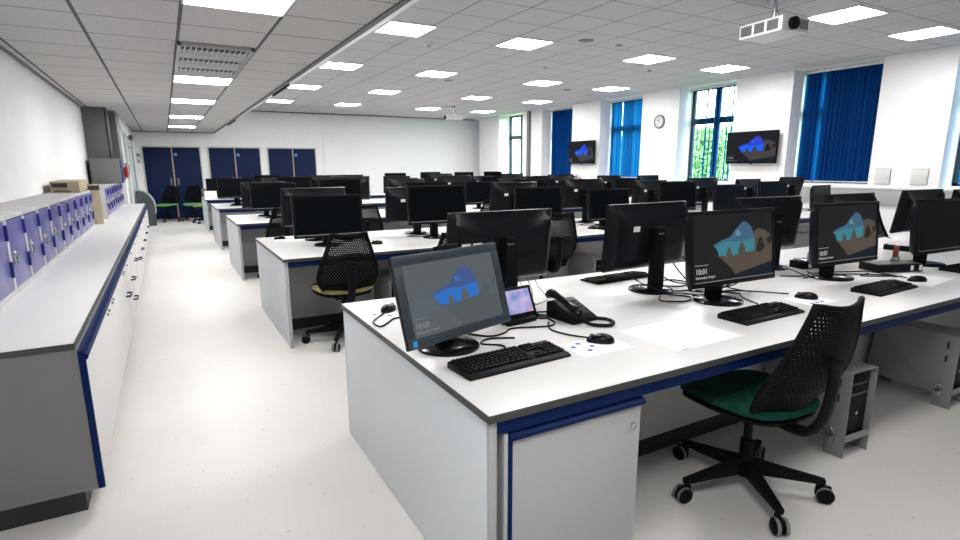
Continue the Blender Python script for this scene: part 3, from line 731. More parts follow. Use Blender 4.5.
# front bench, far side (backs to the viewer)
for x, z, y, yaw, tilt in ((1.51, 1.205, 2.43, 0, 6), (2.375, 1.226, 2.245, 2.5, 5), (3.63, 1.217, 2.36, -6, 6), (4.66, 1.215, 2.36, -2, 6), (5.80, 1.22, 2.36, -3, 8), (6.9, 1.2, 2.42, 0, 5), (8.1, 1.2, 2.42, 0, 5)): mon(0, 1, x, z, y, yaw, tilt)
for x, z in ((5.8, 1.2), (6.95, 1.19), (8.1, 1.2)): mon(0, 0, x, z, 1.86)
for i, (x, z) in enumerate([(1.25, 1.185), (2.33, 1.25), (3.55, 1.21), (4.57, 1.17), (5.73, 1.24), (6.74, 1.18), (7.70, 1.21), (8.94, 1.13)]): mon(1, 0, x, z, 5.11, (0, -1, 1, 0, -2, 2, 0, 8)[i])
for i, (x, z) in enumerate([(1.26, 1.235), (2.31, 1.22), (3.59, 1.25), (4.62, 1.275), (5.81, 1.24), (6.85, 1.265), (7.91, 1.23), (9.0, 1.25)]): mon(1, 1, x, z, 5.56, (3, 0, 0, -2, 2, 0, 3, 0)[i], (12, 5, 8, 8, 6, 8, 6, 12)[i])
for i, (x, z) in enumerate([(1.31, 1.22), (2.26, 1.26), (3.62, 1.195), (4.66, 1.185), (5.62, 1.215), (6.8, 1.2), (7.95, 1.20)]): mon(2, 0, x, z, 8.36, (2, 0, -2, 0, 1, 0, 2)[i])
for i, (x, z) in enumerate([(1.26, 1.22), (2.56, 1.29), (3.51, 1.235), (4.42, 1.285), (5.6, 1.22), (6.72, 1.28), (7.95, 1.25), (9.04, 1.24)]): mon(2, 1, x, z, 8.76, (2, 0, -3, 0, 0, 2, 0, 1)[i])
for i, (x, z) in enumerate([(1.14, 1.24), (2.20, 1.25), (3.4, 1.2), (4.5, 1.2), (5.6, 1.2), (6.7, 1.2), (7.8, 1.2), (8.9, 1.2)]): mon(3, 0, x, z, 11.46)
for i, (x, z) in enumerate([(1.2, 1.22), (1.95, 1.22), (2.94, 1.27), (4.52, 1.235), (5.58, 1.28), (6.69, 1.215), (7.57, 1.265), (8.5, 1.20)]): mon(3, 1, x, z, 11.86)
for i, (x, z) in enumerate([(1.15, 1.18), (2.22, 1.25), (3.3, 1.2), (4.35, 1.235), (5.58, 1.27), (6.64, 1.29), (7.72, 1.28), (8.71, 1.29)]): mon(4, 0, x, z, 14.86)
cnt = {}; first_back = True
for row, back, x, z, y, yaw, tilt in place:
    o = copy_tree(mo); k = cnt.get((row, back), 0); cnt[(row, back)] = k + 1
    if back: o['label'] = 'black monitor seen from behind, %s along the far side of the %s' % (ORD[k], ROWN[row])
    else: o['label'] = 'dark-screened black monitor facing the viewer, %s along the near side of the %s' % (ORD[k + (3 if row == 0 else 0) + (1 if row == 0 else 0)], ROWN[row])
    pose(o, x, y, z, R(yaw) + (PI if back else 0), tilt)
    if first_back and back:
        first_back = False; al = child(child(o, 'housing'), 'asset_label'); al.location = (.03, 0, -.03)
        a2 = al.copy(); COL.objects.link(a2); a2.parent = child(o, 'housing'); a2.location = (.095, 0, -.03)

# touch monitor on the near corner
tm = thing('touch_monitor', 'large tilted touch monitor on the near bench corner showing 10:00', 'monitor', (.915, 1.905, DT), R(17))
m = MB(); m.lathe([(.125, 0), (.125, .008), (.117, .014), (.05, .022), (.001, .024)], 40); m.build('base', 'gloss', tm)
m = MB(); m.prism([(-.02, .015), (.05, .015), (.055, .05), (.045, .20), (.01, .20), (.0, .07)], 'x', -.035, .035); m.build('column', 'gloss', tm, .006)
tw, th_ = .54, .335
hs = housing_mesh(tw, th_, .05).build('housing', 'back', tm, ang=50); hs.location = (0, -.045, .957 - DT); hs.rotation_euler = (R(-16), 0, 0)
bezel_mb(tw, th_, .036, .036).build('bezel', 'bezel_blue', hs, .003)
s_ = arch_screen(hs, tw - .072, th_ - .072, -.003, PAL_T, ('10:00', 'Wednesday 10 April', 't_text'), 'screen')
m = MB(); w_, h_ = tw - .072, th_ - .072
m.add([(-w_ / 2, -.0036, -h_ * .12), (-w_ * .36, -.0036, h_ * .03), (-w_ * .26, -.0036, h_ * .0), (-w_ * .15, -.0036, -h_ * .20), (-w_ / 2, -.0036, -h_ * .20)], [(0, 1, 2, 3, 4)]); m.build('picture_hill', 't_hill', s_)
m = MB(); m.box(-.006, .012, -.0115, -.0075, -.010, .010); q = m.build('power_light', 'sign_blue', hs); q.location = (-tw / 2 + .022, 0, -th_ / 2 + .018)
m = MB(); m.box(-.05, .05, -.012, .028, 0, .018); m.lathe([(.009, -.014), (.009, -.010)], 14, (0, 0, .009), 'y'); q = m.build('webcam', 'black', hs, .004); q.location = (.005, .0, th_ / 2)

# ------------------------------------------------------------------ keyboards, mice, mats
def make_keyboard(label, group='keyboards on the benches'):
    t = thing('keyboard', label, 'keyboard', (0, 0, 0), 0, group)
    m = MB(); m.prism([(-.078, 0), (.078, 0), (.078, .022), (.072, .026), (-.060, .014), (-.078, .008)], 'x', -.225, .225); m.build('case', 'black', t, .003)
    m = MB(); sl = .012 / .132
    def key(x, y, w, d_=.0155):
        z = .0145 + (y + .06) * sl; m.at((x, y, z), 0, math.atan(sl)).box(0, w, -d_ / 2, d_ / 2, 0, .007, .002, .002)
    rows = [(.060, 15, .0175), (.037, 15, 0), (.018, 15, 0), (-.001, 14, 0), (-.020, 13, 0), (-.039, 8, 0)]
    for j, (y, n, _) in enumerate(rows):
        w = .285 / n; x = -.215
        if n == 8:
            for ww in (.024, .02, .02, .11, .02, .02, .02, .027): key(x, y, ww); x += ww + .003
        else:
            for i in range(n): key(x + i * w, y, w - .0025)
    for i in range(3):
        key(.082 + i * .019, .037, .0165); key(.082 + i * .019, .018, .0165); key(.082 + i * .019, -.039, .0165); key(.082 + i * .019, .060, .0165)
    key(.101, -.020, .0165)
    for i in range(4):
        for y in (.037, .018, -.001, -.020, -.039): key(.145 + i * .0185, y, .016)
    m.build('keycaps', 'blackm', t)
    return t
def make_mouse(label, group='computer mice on the benches'):
    t = thing('computer_mouse', label, 'mouse', (0, 0, 0), 0, group)
    m = MB(); vs = []; n, k = 16, 7
    prof = [(1, 0), (1.02, .25), (.95, .55), (.78, .82), (.5, .96), (.2, 1.0), (.02, 1.0)]
    for s_, z in prof:
        for i in range(n):
            a = 2 * PI * i / n; yy = math.sin(a); vs.append((.032 * s_ * math.cos(a) * (1 - .1 * yy), .056 * s_ * yy, .034 * z * (1 - .25 * max(0, yy * s_))))
    fs = [(j * n + i, j * n + (i + 1) % n, (j + 1) * n + (i + 1) % n, (j + 1) * n + i) for j in range(k - 1) for i in range(n)] + [list(range(n))[::-1], [(k - 1) * n + i for i in range(n)]]
    m.add(vs, fs); m.build('shell', 'gloss', t, ang=70)
    m = MB(); m.lathe([(.011, -.004), (.012, 0), (.011, .004)], 14, (0, .034, .022), 'x'); m.build('scroll_wheel', 'rubber', t)
    return t
kb = make_keyboard('black keyboard in front of the touch monitor at the near bench corner'); kb.location = (1.035, 1.628, DT); kb.rotation_euler.z = R(4)
KB = [(2.42, 1.578, 1, 'black keyboard in front of the monitor behind the paper sheet'), (3.545, 1.578, 2, 'black keyboard partly behind the chair back on the front bench'), (4.74, 1.62, -3, 'black keyboard at the right photo edge of the front bench'),
      (2.43, 2.60, 183, 'black keyboard left of a stand on the far side of the front bench'), (1.75, 8.02, 0, 'black keyboard by the chair on the third bench'), (5.25, 2.62, 180, 'black keyboard beside papers on the far side of the front bench'),
      (4.45, 4.78, 0, 'black keyboard on the second bench beyond the front chairs'), (2.75, 4.80, 0, 'black keyboard on the second bench behind the touch monitor')]
for x, y, rz, lb in KB:
    o = copy_tree(kb); o.location = (x, y, DT); o.rotation_euler.z = R(rz); o['label'] = lb
m0 = make_mouse('black mouse on the dotted mat in front of the desk phone'); m0.location = (1.475, 1.645, DT + .002); m0.rotation_euler.z = R(48)
MS = [(.905, 2.555, -50, 'black mouse behind the touch monitor at the bench corner'), (2.94, 1.675, 35, 'black mouse between the two rock-arch monitors'), (3.97, 1.60, 60, 'black mouse on a paper mat right of the chair'),
      (.94, 5.79, 80, 'black mouse at the aisle corner of the second bench'), (1.66, 4.95, 60, 'black mouse right of the first chair on the second bench'), (4.2, 4.90, 60, 'black mouse nearer the edge on the second bench beyond the desk phone'), (4.78, 5.20, 40, 'black mouse further back on the second bench beyond the desk phone')]
for x, y, rz, lb in MS:
    o = copy_tree(m0); o.location = (x, y, DT + (.002 if y < 4 else 0)); o.rotation_euler.z = R(rz); o['label'] = lb
def mat_sheet(x, y, w, d_, rz, label, dots):
    t = thing('mouse_mat', label, 'mouse mat', (x, y, DT), R(rz), 'printed mouse mats')
    m = MB(); m.box(-w / 2, w / 2, -d_ / 2, d_ / 2, 0, .0018); m.build('sheet', 'paper', t)
    for px, py in dots:
        m = MB(); m.cyl(.011, .0015, .0022, (px, py, 0), 'z', 14); m.build('printed_dot', 'dot', t)
DOTS = [(-.09, .03), (-.045, .055), (-.055, -.03), (-.015, .005), (.01, .05), (.09, .055)]
mat_sheet(1.425, 1.615, .25, .175, 0, 'white mouse mat with blue dots under the mouse by the desk phone', DOTS)
mat_sheet(.90, 2.50, .23, .17, 10, 'white mouse mat with blue print behind the touch monitor', [(-.08, .03), (-.07, -.01), (-.02, .04), (-.03, -.03)])
mat_sheet(2.92, 1.64, .24, .17, -4, 'white mouse mat with blue line between the rock-arch monitors', [(-.06, -.05), (-.02, -.05), (.02, -.05)])
mat_sheet(4.05, 1.63, .40, .26, 6, 'large white paper mat with blue line under the mouse right of the chair', [(-.1, .1), (-.05, .1), (0, .1), (.05, .1)])
mat_sheet(1.0, 5.68, .24, .17, 0, 'white mouse mat at the aisle corner of the second bench', [(-.06, .0), (-.02, .0)])
t = thing('paper_sheet', 'large blank white sheet of paper on the front bench', 'paper', (1.85, 1.565, DT), R(1))
m = MB(); m.box(-.205, .205, -.16, .165, 0, .0012); m.build('sheet', 'paper', t)
m = MB(); m.box(-.17, -.135, -.158, -.150, .0011, .0016); m.build('ink_smudge', 'alu', t)

# ------------------------------------------------------------------ desk phone, touch panel, small things
t = thing('desk_phone', 'black corded desk phone on the front bench', 'telephone', (1.60, 1.99, DT), R(6)); t.scale = (.92, .92, .92)
m = MB(); m.prism([(-.10, 0), (.10, 0), (.10, .085), (.07, .088), (-.10, .022)], 'x', -.085, .085); m.build('phone_base', 'black', t, .006)
m = MB(); sl = math.atan(.066 / .17)
for i in range(3):
    for j in range(4): m.at((.005 + i * .024, -.055 + j * .024, .0405 + j * .0093), 0, sl).box(-.009, .009, -.008, .008, 0, .005)
m.at((.03, .055, .083), 0, sl).box(-.04, .04, -.016, .016, -.002, .003); m.build('keypad', 'dgrey', t, .001)
m = MB(); m.tube([(-.055, -.115, .045), (-.055, -.09, .068), (-.055, -.03, .088), (-.055, .04, .112), (-.055, .095, .122), (-.055, .115, .105)], [.022, .030, .020, .020, .030, .022], 12, 4, .8)
m.build('handset', 'gloss', t, ang=60)
m = MB(); pts = [(-.055, -.115, .035), (-.03, -.16, .012), (.03, -.22, .010), (.09, -.20, .010), (.11, -.14, .010), (.075, -.10, .012), (.02, -.10, .02)]
m.tube(pts, .009, 8, 6); m.build('handset_cord', 'black', t)
t = thing('control_panel', 'small black touch panel with lilac screen beside the touch monitor', 'control panel', (1.345, 2.075, DT), R(8))
m = MB(); m.prism([(-.05, 0), (.07, 0), (.07, .02), (-.01, .035), (-.05, .02)], 'x', -.085, .085); m.build('panel_foot', 'black', t, .004)
m = MB(); m.box(-.105, .105, .0, .018, -.012, .150); hs = m.build('panel_housing', 'black', t, .006); hs.location = (0, -.035, .022); hs.rotation_euler = (R(-24), 0, 0)
m = MB(); w2 = .086
m.box(-w2, w2, -.0012, .0005, .025, .135); ps = m.build('panel_screen', 'p_lilac', hs)
m = MB(); m.box(.055, .075, -.002, -.001, .030, .044); m.build('screen_button', 'p_pink', ps)
pm = M['p_lilac'].node_tree; tc = pm.nodes.new('ShaderNodeTexCoord'); nz = pm.nodes.new('ShaderNodeTexNoise'); nz.inputs['Scale'].default_value = 14; nz.inputs['Detail'].default_value = 1
cr = pm.nodes.new('ShaderNodeValToRGB'); cr.color_ramp.elements[0].position = .35; cr.color_ramp.elements[0].color = (.22, .30, .60, 1); cr.color_ramp.elements[1].position = .65; cr.color_ramp.elements[1].color = (.62, .50, .78, 1)
pm.links.new(tc.outputs['Object'], nz.inputs['Vector']); pm.links.new(nz.outputs['Fac'], cr.inputs[0]); pm.links.new(cr.outputs[0], pm.nodes['Principled BSDF'].inputs['Emission Color'])
t = thing('cable_puck', 'flat black disc with a cable between touch panel and desk phone', 'cable foot', (1.49, 2.08, DT))
m = MB(); m.lathe([(.038, 0), (.038, .006), (.02, .010), (.001, .010)], 24); m.build('foot', 'black', t)
m = MB(); m.tube([(-.01, .0, .012), (-.03, .06, .03), (.0, .11, .06), (-.01, .16, .012)], .005, 8, 6); m.build('cable', 'black', t)
t = thing('mini_computer', 'flat black desktop computer box lying between two monitors', 'computer', (4.24, 1.875, DT), R(-22)); t.scale = (.84, .9, 1)
m = MB(); m.box(-.20, .20, -.09, .09, .004, .055); m.build('case', 'black', t, .004)
m = MB(); m.box(.09, .115, -.0915, -.0895, .012, .045); m.box(.165, .19, -.0915, -.0895, .012, .048); m.build('asset_labels', 'label_w', t)
m = MB(); m.box(-.19, .19, -.08, .08, .055, .0565); m.build('top_cover', 'dgrey', t, .001)
for x in (-.15, .15):
    m = MB(); m.cyl(.012, 0, .005, (x, 0, 0)); m.build('rubber_foot', 'blackm', t)
t = thing('amber_jar', 'small amber block on a clear stand on the black desktop box', 'jar', (4.31, 1.885, DT + .0567), R(10))
m = MB(); m.box(-.03, .03, -.02, .02, 0, .03); m.build('clear_stand', 'chrome', t, .003)
m = MB(); m.box(-.022, .022, -.013, .013, .03, .105); m.build('amber_block', 'orange', t, .003)
t = thing('docking_station', 'silver and black docking box among cables between the rock-arch monitors', 'docking station', (3.88, 2.22, DT), R(-15))
m = MB(); m.box(-.11, .11, -.06, .06, 0, .05); m.build('case', 'blackm', t, .004)
m = MB(); m.box(-.09, .09, -.05, .05, .05, .062); m.build('top_plate', 'chrome', t, .003)
m = MB(); m.box(-.06, .0, -.062, -.058, .012, .038); m.build('front_label', 'label_w', t)
t = thing('white_charger', 'small white plug box on the docking box', 'charger', (3.89, 2.22, DT + .062), R(20))
m = MB(); m.box(-.025, .025, -.02, .02, 0, .045); m.build('charger_body', 'white_plastic', t, .004)
t = thing('document_tray', 'shallow black tray holding white papers on the far side of the front bench', 'tray', (5.45, 2.30, DT), R(5))
m = MB(); m.box(-.17, .17, -.12, .12, 0, .006); m.box(-.17, .17, .114, .12, .006, .045); m.box(-.17, -.164, -.12, .12, .006, .045); m.box(.164, .17, -.12, .12, .006, .045); m.build('tray', 'black', t)
t = thing('paper_stack', 'white papers lying in the shallow black tray', 'paper', (5.45, 2.29, DT + .006), R(5))
m = MB(); m.box(-.15, .15, -.105, .105, 0, .045); m.build('sheets', 'paper', t)
t = thing('name_card', 'folded white card standing on the aisle end of the rearmost bench', 'card', (.90, 14.55, DT))
m = MB(); m.prism([(-.05, 0), (.05, 0), (.0, .17)], 'x', -.13, .13); m.build('card', 'paper', t)
t = thing('box_file', 'small dark box at the aisle end of the rearmost bench', 'box', (.82, 15.2, DT), R(10))
m = MB(); m.box(-.06, .06, -.06, .06, 0, .2); m.build('box_body', 'tan', t, .005)
t = thing('tan_bag', 'tan round-topped bag showing over the monitors below the far wall screen', 'bag', (7.28, 9.0, DT))
m = MB(); m.lathe([(.06, 0), (.11, .02), (.13, .2), (.12, .40), (.09, .47), (.001, .50)], 20); m.build('bag_body', 'tan', t)
m = MB(); m.tube([(-.06, 0, .48), (-.03, 0, .53), (.03, 0, .53), (.06, 0, .48)], .008, 8, 5); m.build('bag_handle', 'tan', t)

def cable(pts, label, r_=.004, z=DT + .0042, col='black', closed=0):
    m = MB(); P = [(p[0], p[1], (p[2] + DT if len(p) > 2 else z)) for p in pts]
    m.tube(P, r_, 6, 7); tag(m.build('cable', col), label, 'cable', 'cables on the benches')
cable([(1.05, 2.02), (1.12, 1.93), (1.20, 1.94), (1.27, 1.98), (1.42, 1.93), (1.48, 1.96), (1.50, 2.05)], 'thin black cable curling between touch monitor and control panel')
cable([(1.07, 1.715, .012), (1.10, 1.80), (1.04, 1.86), (1.10, 1.90), (1.2, 1.86)], 'black keyboard lead curling behind the corner keyboard')
cable([(1.45, 1.69, .012), (1.42, 1.78), (1.40, 1.88), (1.46, 1.98)], 'black mouse lead running back from the dotted mat')
cable([(.885, 2.52, .012), (.82, 2.46), (.765, 2.38), (.77, 2.30), (.82, 2.34), (.88, 2.40), (.97, 2.38)], 'black mouse lead looping over the bench corner edge')
cable([(1.56, 2.08, .02), (1.50, 2.16), (1.42, 2.20)], 'short black lead behind the desk phone')
for k, (dx, dy) in enumerate([(0, 0), (.05, .07), (.10, .0)]):
    cable([(1.62 + dx, 2.49, .12), (1.64 + dx, 2.46, .05), (1.63 + dx, 2.36 + dy), (1.60, 2.28 + dy)], 'pale lead hanging behind the leftmost rear-facing monitor, %s from the stand' % ORD[k], .003, col='steel')
loops = [[(2.50, 2.30), (2.60, 2.22), (2.72, 2.28), (2.70, 2.38), (2.58, 2.40), (2.50, 2.34)], [(2.46, 2.02), (2.56, 1.98), (2.70, 2.04), (2.66, 2.14), (2.54, 2.12), (2.62, 2.02), (2.78, 1.98), (2.92, 1.76, .012)], [(2.58, 1.92), (2.60, 2.02), (2.68, 2.0), (2.72, 1.92), (2.66, 1.86), (2.56, 1.70, .014)],
         [(2.30, 2.10), (2.22, 2.02), (2.32, 1.95), (2.42, 2.0), (2.36, 2.12)], [(2.58, 2.36, .25), (2.62, 2.30, .12), (2.66, 2.20), (2.56, 2.12), (2.44, 2.16)]]
for k, p in enumerate(loops): cable(p, 'black cable tangled behind the monitor by the paper sheet, ' + ['ring at the far stand', 'reaching the mouse', 'reaching the keyboard', 'small ring at left', 'hanging end'][k])
for k, p in enumerate([[(3.40, 2.12), (3.50, 2.05), (3.62, 2.06), (3.70, 2.12), (3.60, 2.02), (3.46, 2.0)], [(3.45, 2.2, .05), (3.52, 2.12, .03), (3.56, 2.04), (3.68, 2.0), (3.78, 2.06)], [(3.74, 1.98), (3.86, 1.92), (4.0, 1.80), (4.04, 1.72), (3.95, 1.78), (3.85, 1.86), (3.98, 1.88)], [(3.76, 2.05), (3.92, 1.98), (4.05, 1.90), (3.98, 1.66, .012)]]):
    cable(p, 'black cable beside the third front-bench monitor, ' + ['loop by the docking box', 'draped off the docking box', 'loose loop on clear worktop', 'reaching the mouse'][k])
for k, p in enumerate([[(4.36, 2.10), (4.48, 2.22), (4.40, 2.34), (4.52, 2.38), (4.60, 2.2)], [(4.30, 2.08, .06), (4.40, 2.14, .03), (4.52, 2.12), (4.56, 2.28), (4.44, 2.30)]]):
    cable(p, 'black cable left of the right-edge monitor, ' + ['lying in a flat loop', 'coming off the desktop box'][k])
for k, p in enumerate([[(2.42, 2.28, .20), (2.50, 2.34, .10), (2.60, 2.28, .02), (2.74, 2.18), (2.70, 2.08), (2.58, 2.10)], [(2.52, 2.31, .16), (2.62, 2.30, .20), (2.70, 2.26, .12), (2.68, 2.20, .03), (2.78, 2.12), (2.86, 2.2)],
                       [(2.20, 2.28, .12), (2.26, 2.20, .06), (2.34, 2.10, .02), (2.46, 2.08), (2.52, 1.98)], [(2.62, 1.97, .03), (2.72, 1.95, .07), (2.78, 1.99, .04), (2.72, 2.05, .012), (2.64, 2.02, .05), (2.70, 1.94, .03), (2.82, 1.92)]]):
    cable(p, 'black cable around the second rear-facing monitor stand, ' + ['hanging down its right side', 'arching furthest right', 'coming from its left side', 'coiled upright beside the paper-sheet monitor'][k], .0038)
m = MB(); m.tube([(4.24, 2.06, DT + .06), (4.26, 2.10, DT + .14), (4.40, 2.14, DT + .20), (4.56, 2.12, DT + .19), (4.66, 2.08, DT + .17)], .004, 6, 8); tag(m.build('cable', 'steel'), 'grey cable arching up from the black desktop box to the monitor', 'cable', 'cables on the benches')
for k, (x, y) in enumerate([(1.45, 5.35), (2.1, 5.3), (4.35, 5.3), (4.75, 8.3), (1.2, 8.1)]):
    cable([(x, y), (x + .12, y - .08), (x + .25, y - .02), (x + .2, y + .08), (x + .05, y + .06)], 'black cable loop on the ' + ['second bench right of the first monitor', 'second bench left of its second monitor', 'second bench beyond the desk phone', 'third bench among the middle monitors', 'third bench at its aisle end'][k])

# ------------------------------------------------------------------ computers in steel holders under the benches
def make_holder(label):
    t = thing('computer_holder', label, 'computer holder', (0, 0, 0), 0, 'steel computer holders under the benches')
    w, d_, h = .205, .46, .45; s_ = .004
    m = MB()
    m.prism([(0, 0), (.10, 0), (.10, .085), (d_ - .06, .085), (d_ - .06, 0), (d_, 0), (d_, h), (0, h)], 'x', 0, s_)
    m.prism([(0, 0), (.10, 0), (.10, .085), (d_ - .06, .085), (d_ - .06, 0), (d_, 0), (d_, h), (0, h)], 'x', w - s_, w)
    m.box(s_, w - s_, 0, d_, h - s_, h); m.box(s_, w - s_, 0, d_, .085, .089); m.box(s_, w - s_, d_ - s_, d_, .089, h - s_); m.box(s_, w - s_, 0, .012, .089, .115)
    m.build('steel_shell', 'steel', t, .001)
    for z in (.385, .305):
        m = MB(); m.box(-.001, .001, .050, .062, z - .02, z + .02); m.build('slot', 'plinth', t)
    m = MB(); m.box(-.022, -.004, .045, .085, .075, .115); m.tube([(-.013, .052, .11), (-.013, .052, .135), (-.013, .065, .145), (-.013, .078, .135), (-.013, .078, .11)], .004, 8); m.build('padlock', 'chrome', t, .003)
    return t
def make_pc(label):
    t = thing('tower_computer', label, 'computer', (0, 0, 0), 0, 'tower computers in the steel holders')
    m = MB(); m.box(.014, .190, .03, .44, .0895, .432); m.build('case', 'blackm', t, .004)
    m = MB(); m.box(.02, .184, .022, .031, .10, .425); f_ = m.build('front_panel', 'black', t, .003)
    m = MB(); m.box(.035, .17, .0195, .0225, .37, .38); m.box(.035, .17, .0195, .0225, .315, .325); m.build('drive_slots', 'dgrey', t)
    m = MB(); m.cyl(.009, .017, .0225, (.10, 0, .22), 'y', 14); m.build('power_button', 'chrome', t)
    return t
h0 = make_holder('grey steel computer holder under the front bench behind the chair'); h0.location = (2.785, 1.317, 0); h0.rotation_euler.z = R(-3)
p0 = make_pc('black tower computer in the steel holder behind the chair'); p0.location = h0.location; p0.rotation_euler = h0.rotation_euler
HP = [(3.93, 1.32, 0, 'grey steel computer holder under the front bench at the right photo edge', 'black tower computer in the holder at the right photo edge'),
      (3.93, 4.505, 0, 'grey steel computer holder under the second bench beyond the desk phone', 'black tower computer in the holder beyond the desk phone'),
      (1.62, 4.505, 0, 'grey steel computer holder under the second bench beside the first chair', 'black tower computer beside the first chair of the second bench'),
      (2.95, 7.665, 0, 'grey steel computer holder under the third bench, first seen from the aisle', 'black tower computer under the third bench, first from the aisle'),
      (3.30, 10.765, 0, 'grey steel computer holder under the fourth bench', 'black tower computer under the fourth bench')]
for x, y, rz, a, c in HP:
    o = copy_tree(h0); o.location = (x, y, 0); o.rotation_euler.z = R(rz); o['label'] = a
    o = copy_tree(p0); o.location = (x, y, 0); o.rotation_euler.z = R(rz); o['label'] = c
m = MB(); m.tube([(3.88, 1.78, .66), (3.86, 1.74, .50), (3.87, 1.76, .25), (3.86, 1.77, .06)], .006, 6, 6); tag(m.build('cable', 'plinth'), 'black cable hanging under the bench left of the right holder', 'cable', 'cables on the benches')

# ------------------------------------------------------------------ chairs
def back_pt(u, v):
    """chair back surface; u -1..1, v 0 (bottom)..1 (top)"""
    prof = [(0, .18), (.08, .215), (.25, .238), (.45, .222), (.7, .180), (.92, .143), (1.0, .134)]
    for (a, wa), (c, wc) in zip(prof, prof[1:]):
        if v <= c: w = wa + (wc - wa) * (v - a) / (c - a); break
    z = .465 + .455 * v + .018 * v * v * u * u
    y = -.205 - .15 * v + .05 * math.sin(v * PI) * -1 * .6 + .055 * u * u * (1 - .35 * v)
    return Vector((u * w, y, z))
def make_chair(label, fabric):
    t = thing('office_chair', label, 'chair', (0, 0, 0), 0, 'swivel office chairs')
    # pedestal
    m = MB(); m.lathe([(.030, .07), (.036, .085), (.036, .15), (.028, .16), (.028, .24), (.019, .245), (.019, .38)], 18); m.build('gas_column', 'blackm', t)
    leg = None
    for k in range(5):
        a = 2 * PI * k / 5 + R(28)
        if leg is None:
            m = MB()
            m.add([(.02, -.028, .150), (.02, .028, .150), (.32, .016, .105), (.32, -.016, .105), (.02, -.022, .085), (.02, .022, .085), (.32, .013, .080), (.32, -.013, .080)], [(0, 1, 2, 3), (7, 6, 5, 4), (0, 3, 7, 4), (1, 5, 6, 2), (3, 2, 6, 7), (0, 4, 5, 1)])
            lg = m.build('leg', 'blackm', t, .006)
            m = MB(); m.cyl(.008, .045, .10, (.308, 0, 0), 'z', 10); m.box(.285, .345, -.008, .008, .028, .072); cs = m.build('caster', 'blackm', lg, .002)
            m = MB()
            for s_ in (-1, 1): m.lathe([(.024, .008), (.033, .010), (.0345, .024), (.026, .029)] if s_ > 0 else [(.024, -.008), (.033, -.010), (.0345, -.024), (.026, -.029)], 20, (.322, 0, .0345), 'y')
            m.mi = 1
            for s_ in (-1, 1): m.cyl(.035, .010 if s_ > 0 else -.024, .024 if s_ > 0 else -.010, (.322, 0, .035), 'y', 20)
            wm = m.build('wheels', ['blackm', 'rubber'], lg)
            leg = lg
        else:
            lg = copy_tree(leg, t)
        lg.rotation_euler.z = a
    # mechanism + seat pan
    m = MB(); m.box(-.08, .08, -.10, .10, .37, .415, .0, .0); m.tube([(.08, .03, .39), (.20, .03, .385), (.24, .03, .38)], .006, 8); m.build('tilt_mechanism', 'blackm', t, .01)
    def pad(z0, z1, sx, sy, front, bulge, name, mt):
        m = MB(); n = 28; rings = [(z0, .90), (z0 + (z1 - z0) * .3, 1.0), (z0 + (z1 - z0) * .7, 1.0), (z1, .93), (z1 + bulge * .6, .72), (z1 + bulge, .35), (z1 + bulge, .02)]
        vs = []
        for z, s_ in rings:
            for i in range(n):
                a = 2 * PI * i / n; ca, sa = math.cos(a), math.sin(a); e = .58
                x = sx * s_ * math.copysign(abs(ca) ** e, ca); y = sy * s_ * math.copysign(abs(sa) ** e, sa)
                x *= 1 - .10 * (y / sy) * (1 if y < 0 else -.2) * -1
                dz = -front * max(0, (y / sy)) ** 3 + .012 * (abs(x) / sx) ** 2
                vs.append((x, y, z + dz))
        fs = [(j * n + i, j * n + (i + 1) % n, (j + 1) * n + (i + 1) % n, (j + 1) * n + i) for j in range(len(rings) - 1) for i in range(n)] + [list(range(n))[::-1], [(len(rings) - 1) * n + i for i in range(n)]]
        m.add(vs, fs); o = m.build(name, mt, t, ang=60); o.location.y = .02; return o
    pad(.405, .430, .235, .235, .02, 0.004, 'seat_shell', 'blackm')
    st = pad(.432, .470, .245, .245, .025, .012, 'seat', fabric)
    # perforated back
    m = MB(); nv, nu = 32, 19
    for j in range(nv):
        v0, v1 = .01 + .985 * j / nv, .01 + .985 * (j + 1) / nv
        off = (0 if j % 2 else .5)
        cells = []; i = -off
        while i < nu: cells.append((max(0, i), min(nu, i + 1))); i += 1
        for a, c in cells:
            if c - a < .05: continue
            u0, u1 = (-1 + 2 * a / nu) * .96, (-1 + 2 * c / nu) * .96
            cor = [(u0, v0), (u1, v0), (u1, v1), (u0, v1)]
            if c - a < .9 or v0 < .12 or v1 > .95 or u0 < -.93 or u1 > .93:
                m.add([back_pt(*q) for q in cor], [(0, 1, 2, 3)]); continue
            um, vm = (u0 + u1) / 2, (v0 + v1) / 2; hu, hv = (u1 - u0) * .23, (v1 - v0) * .24
            inn = [(um - hu, vm - hv * .5), (um, vm - hv), (um + hu, vm - hv * .5), (um + hu, vm + hv * .5), (um, vm + hv), (um - hu, vm + hv * .5)]
            m.add([back_pt(*q) for q in cor + inn], [(0, 1, 6, 5, 4), (1, 2, 7, 6), (2, 3, 9, 8, 7), (3, 0, 4, 9)])
    bk = m.build('backrest', 'mesh', t, ang=70)
    so = bk.modifiers.new('thickness', 'SOLIDIFY'); so.thickness = .006; so.offset = 0
    ring = [back_pt(-1, v / 12) for v in range(13)] + [back_pt(-1 + u / 6, 1) for u in range(1, 13)] + [back_pt(1, 1 - v / 12) for v in range(1, 13)] + [back_pt(1 - u / 6, 0) for u in range(1, 13)]
    m = MB(); m.tube(ring, .011, 8); m.build('back_rim', 'blackm', t, ang=60)
    # spine: J bar from under the seat to the middle of the back
    m = MB(); pts = [(0, -.05, .395), (0, -.19, .385), (0, -.27, .40), (0, -.315, .47), (0, -.335, .58), (0, -.335, .70)]
    m.tube(pts, [.030, .034, .034, .032, .030, .028], 10, 5, .6); m.box(-.036, .036, -.355, -.285, .69, .715); m.build('spine_bar', 'black', t, .004, ang=50)
    return t
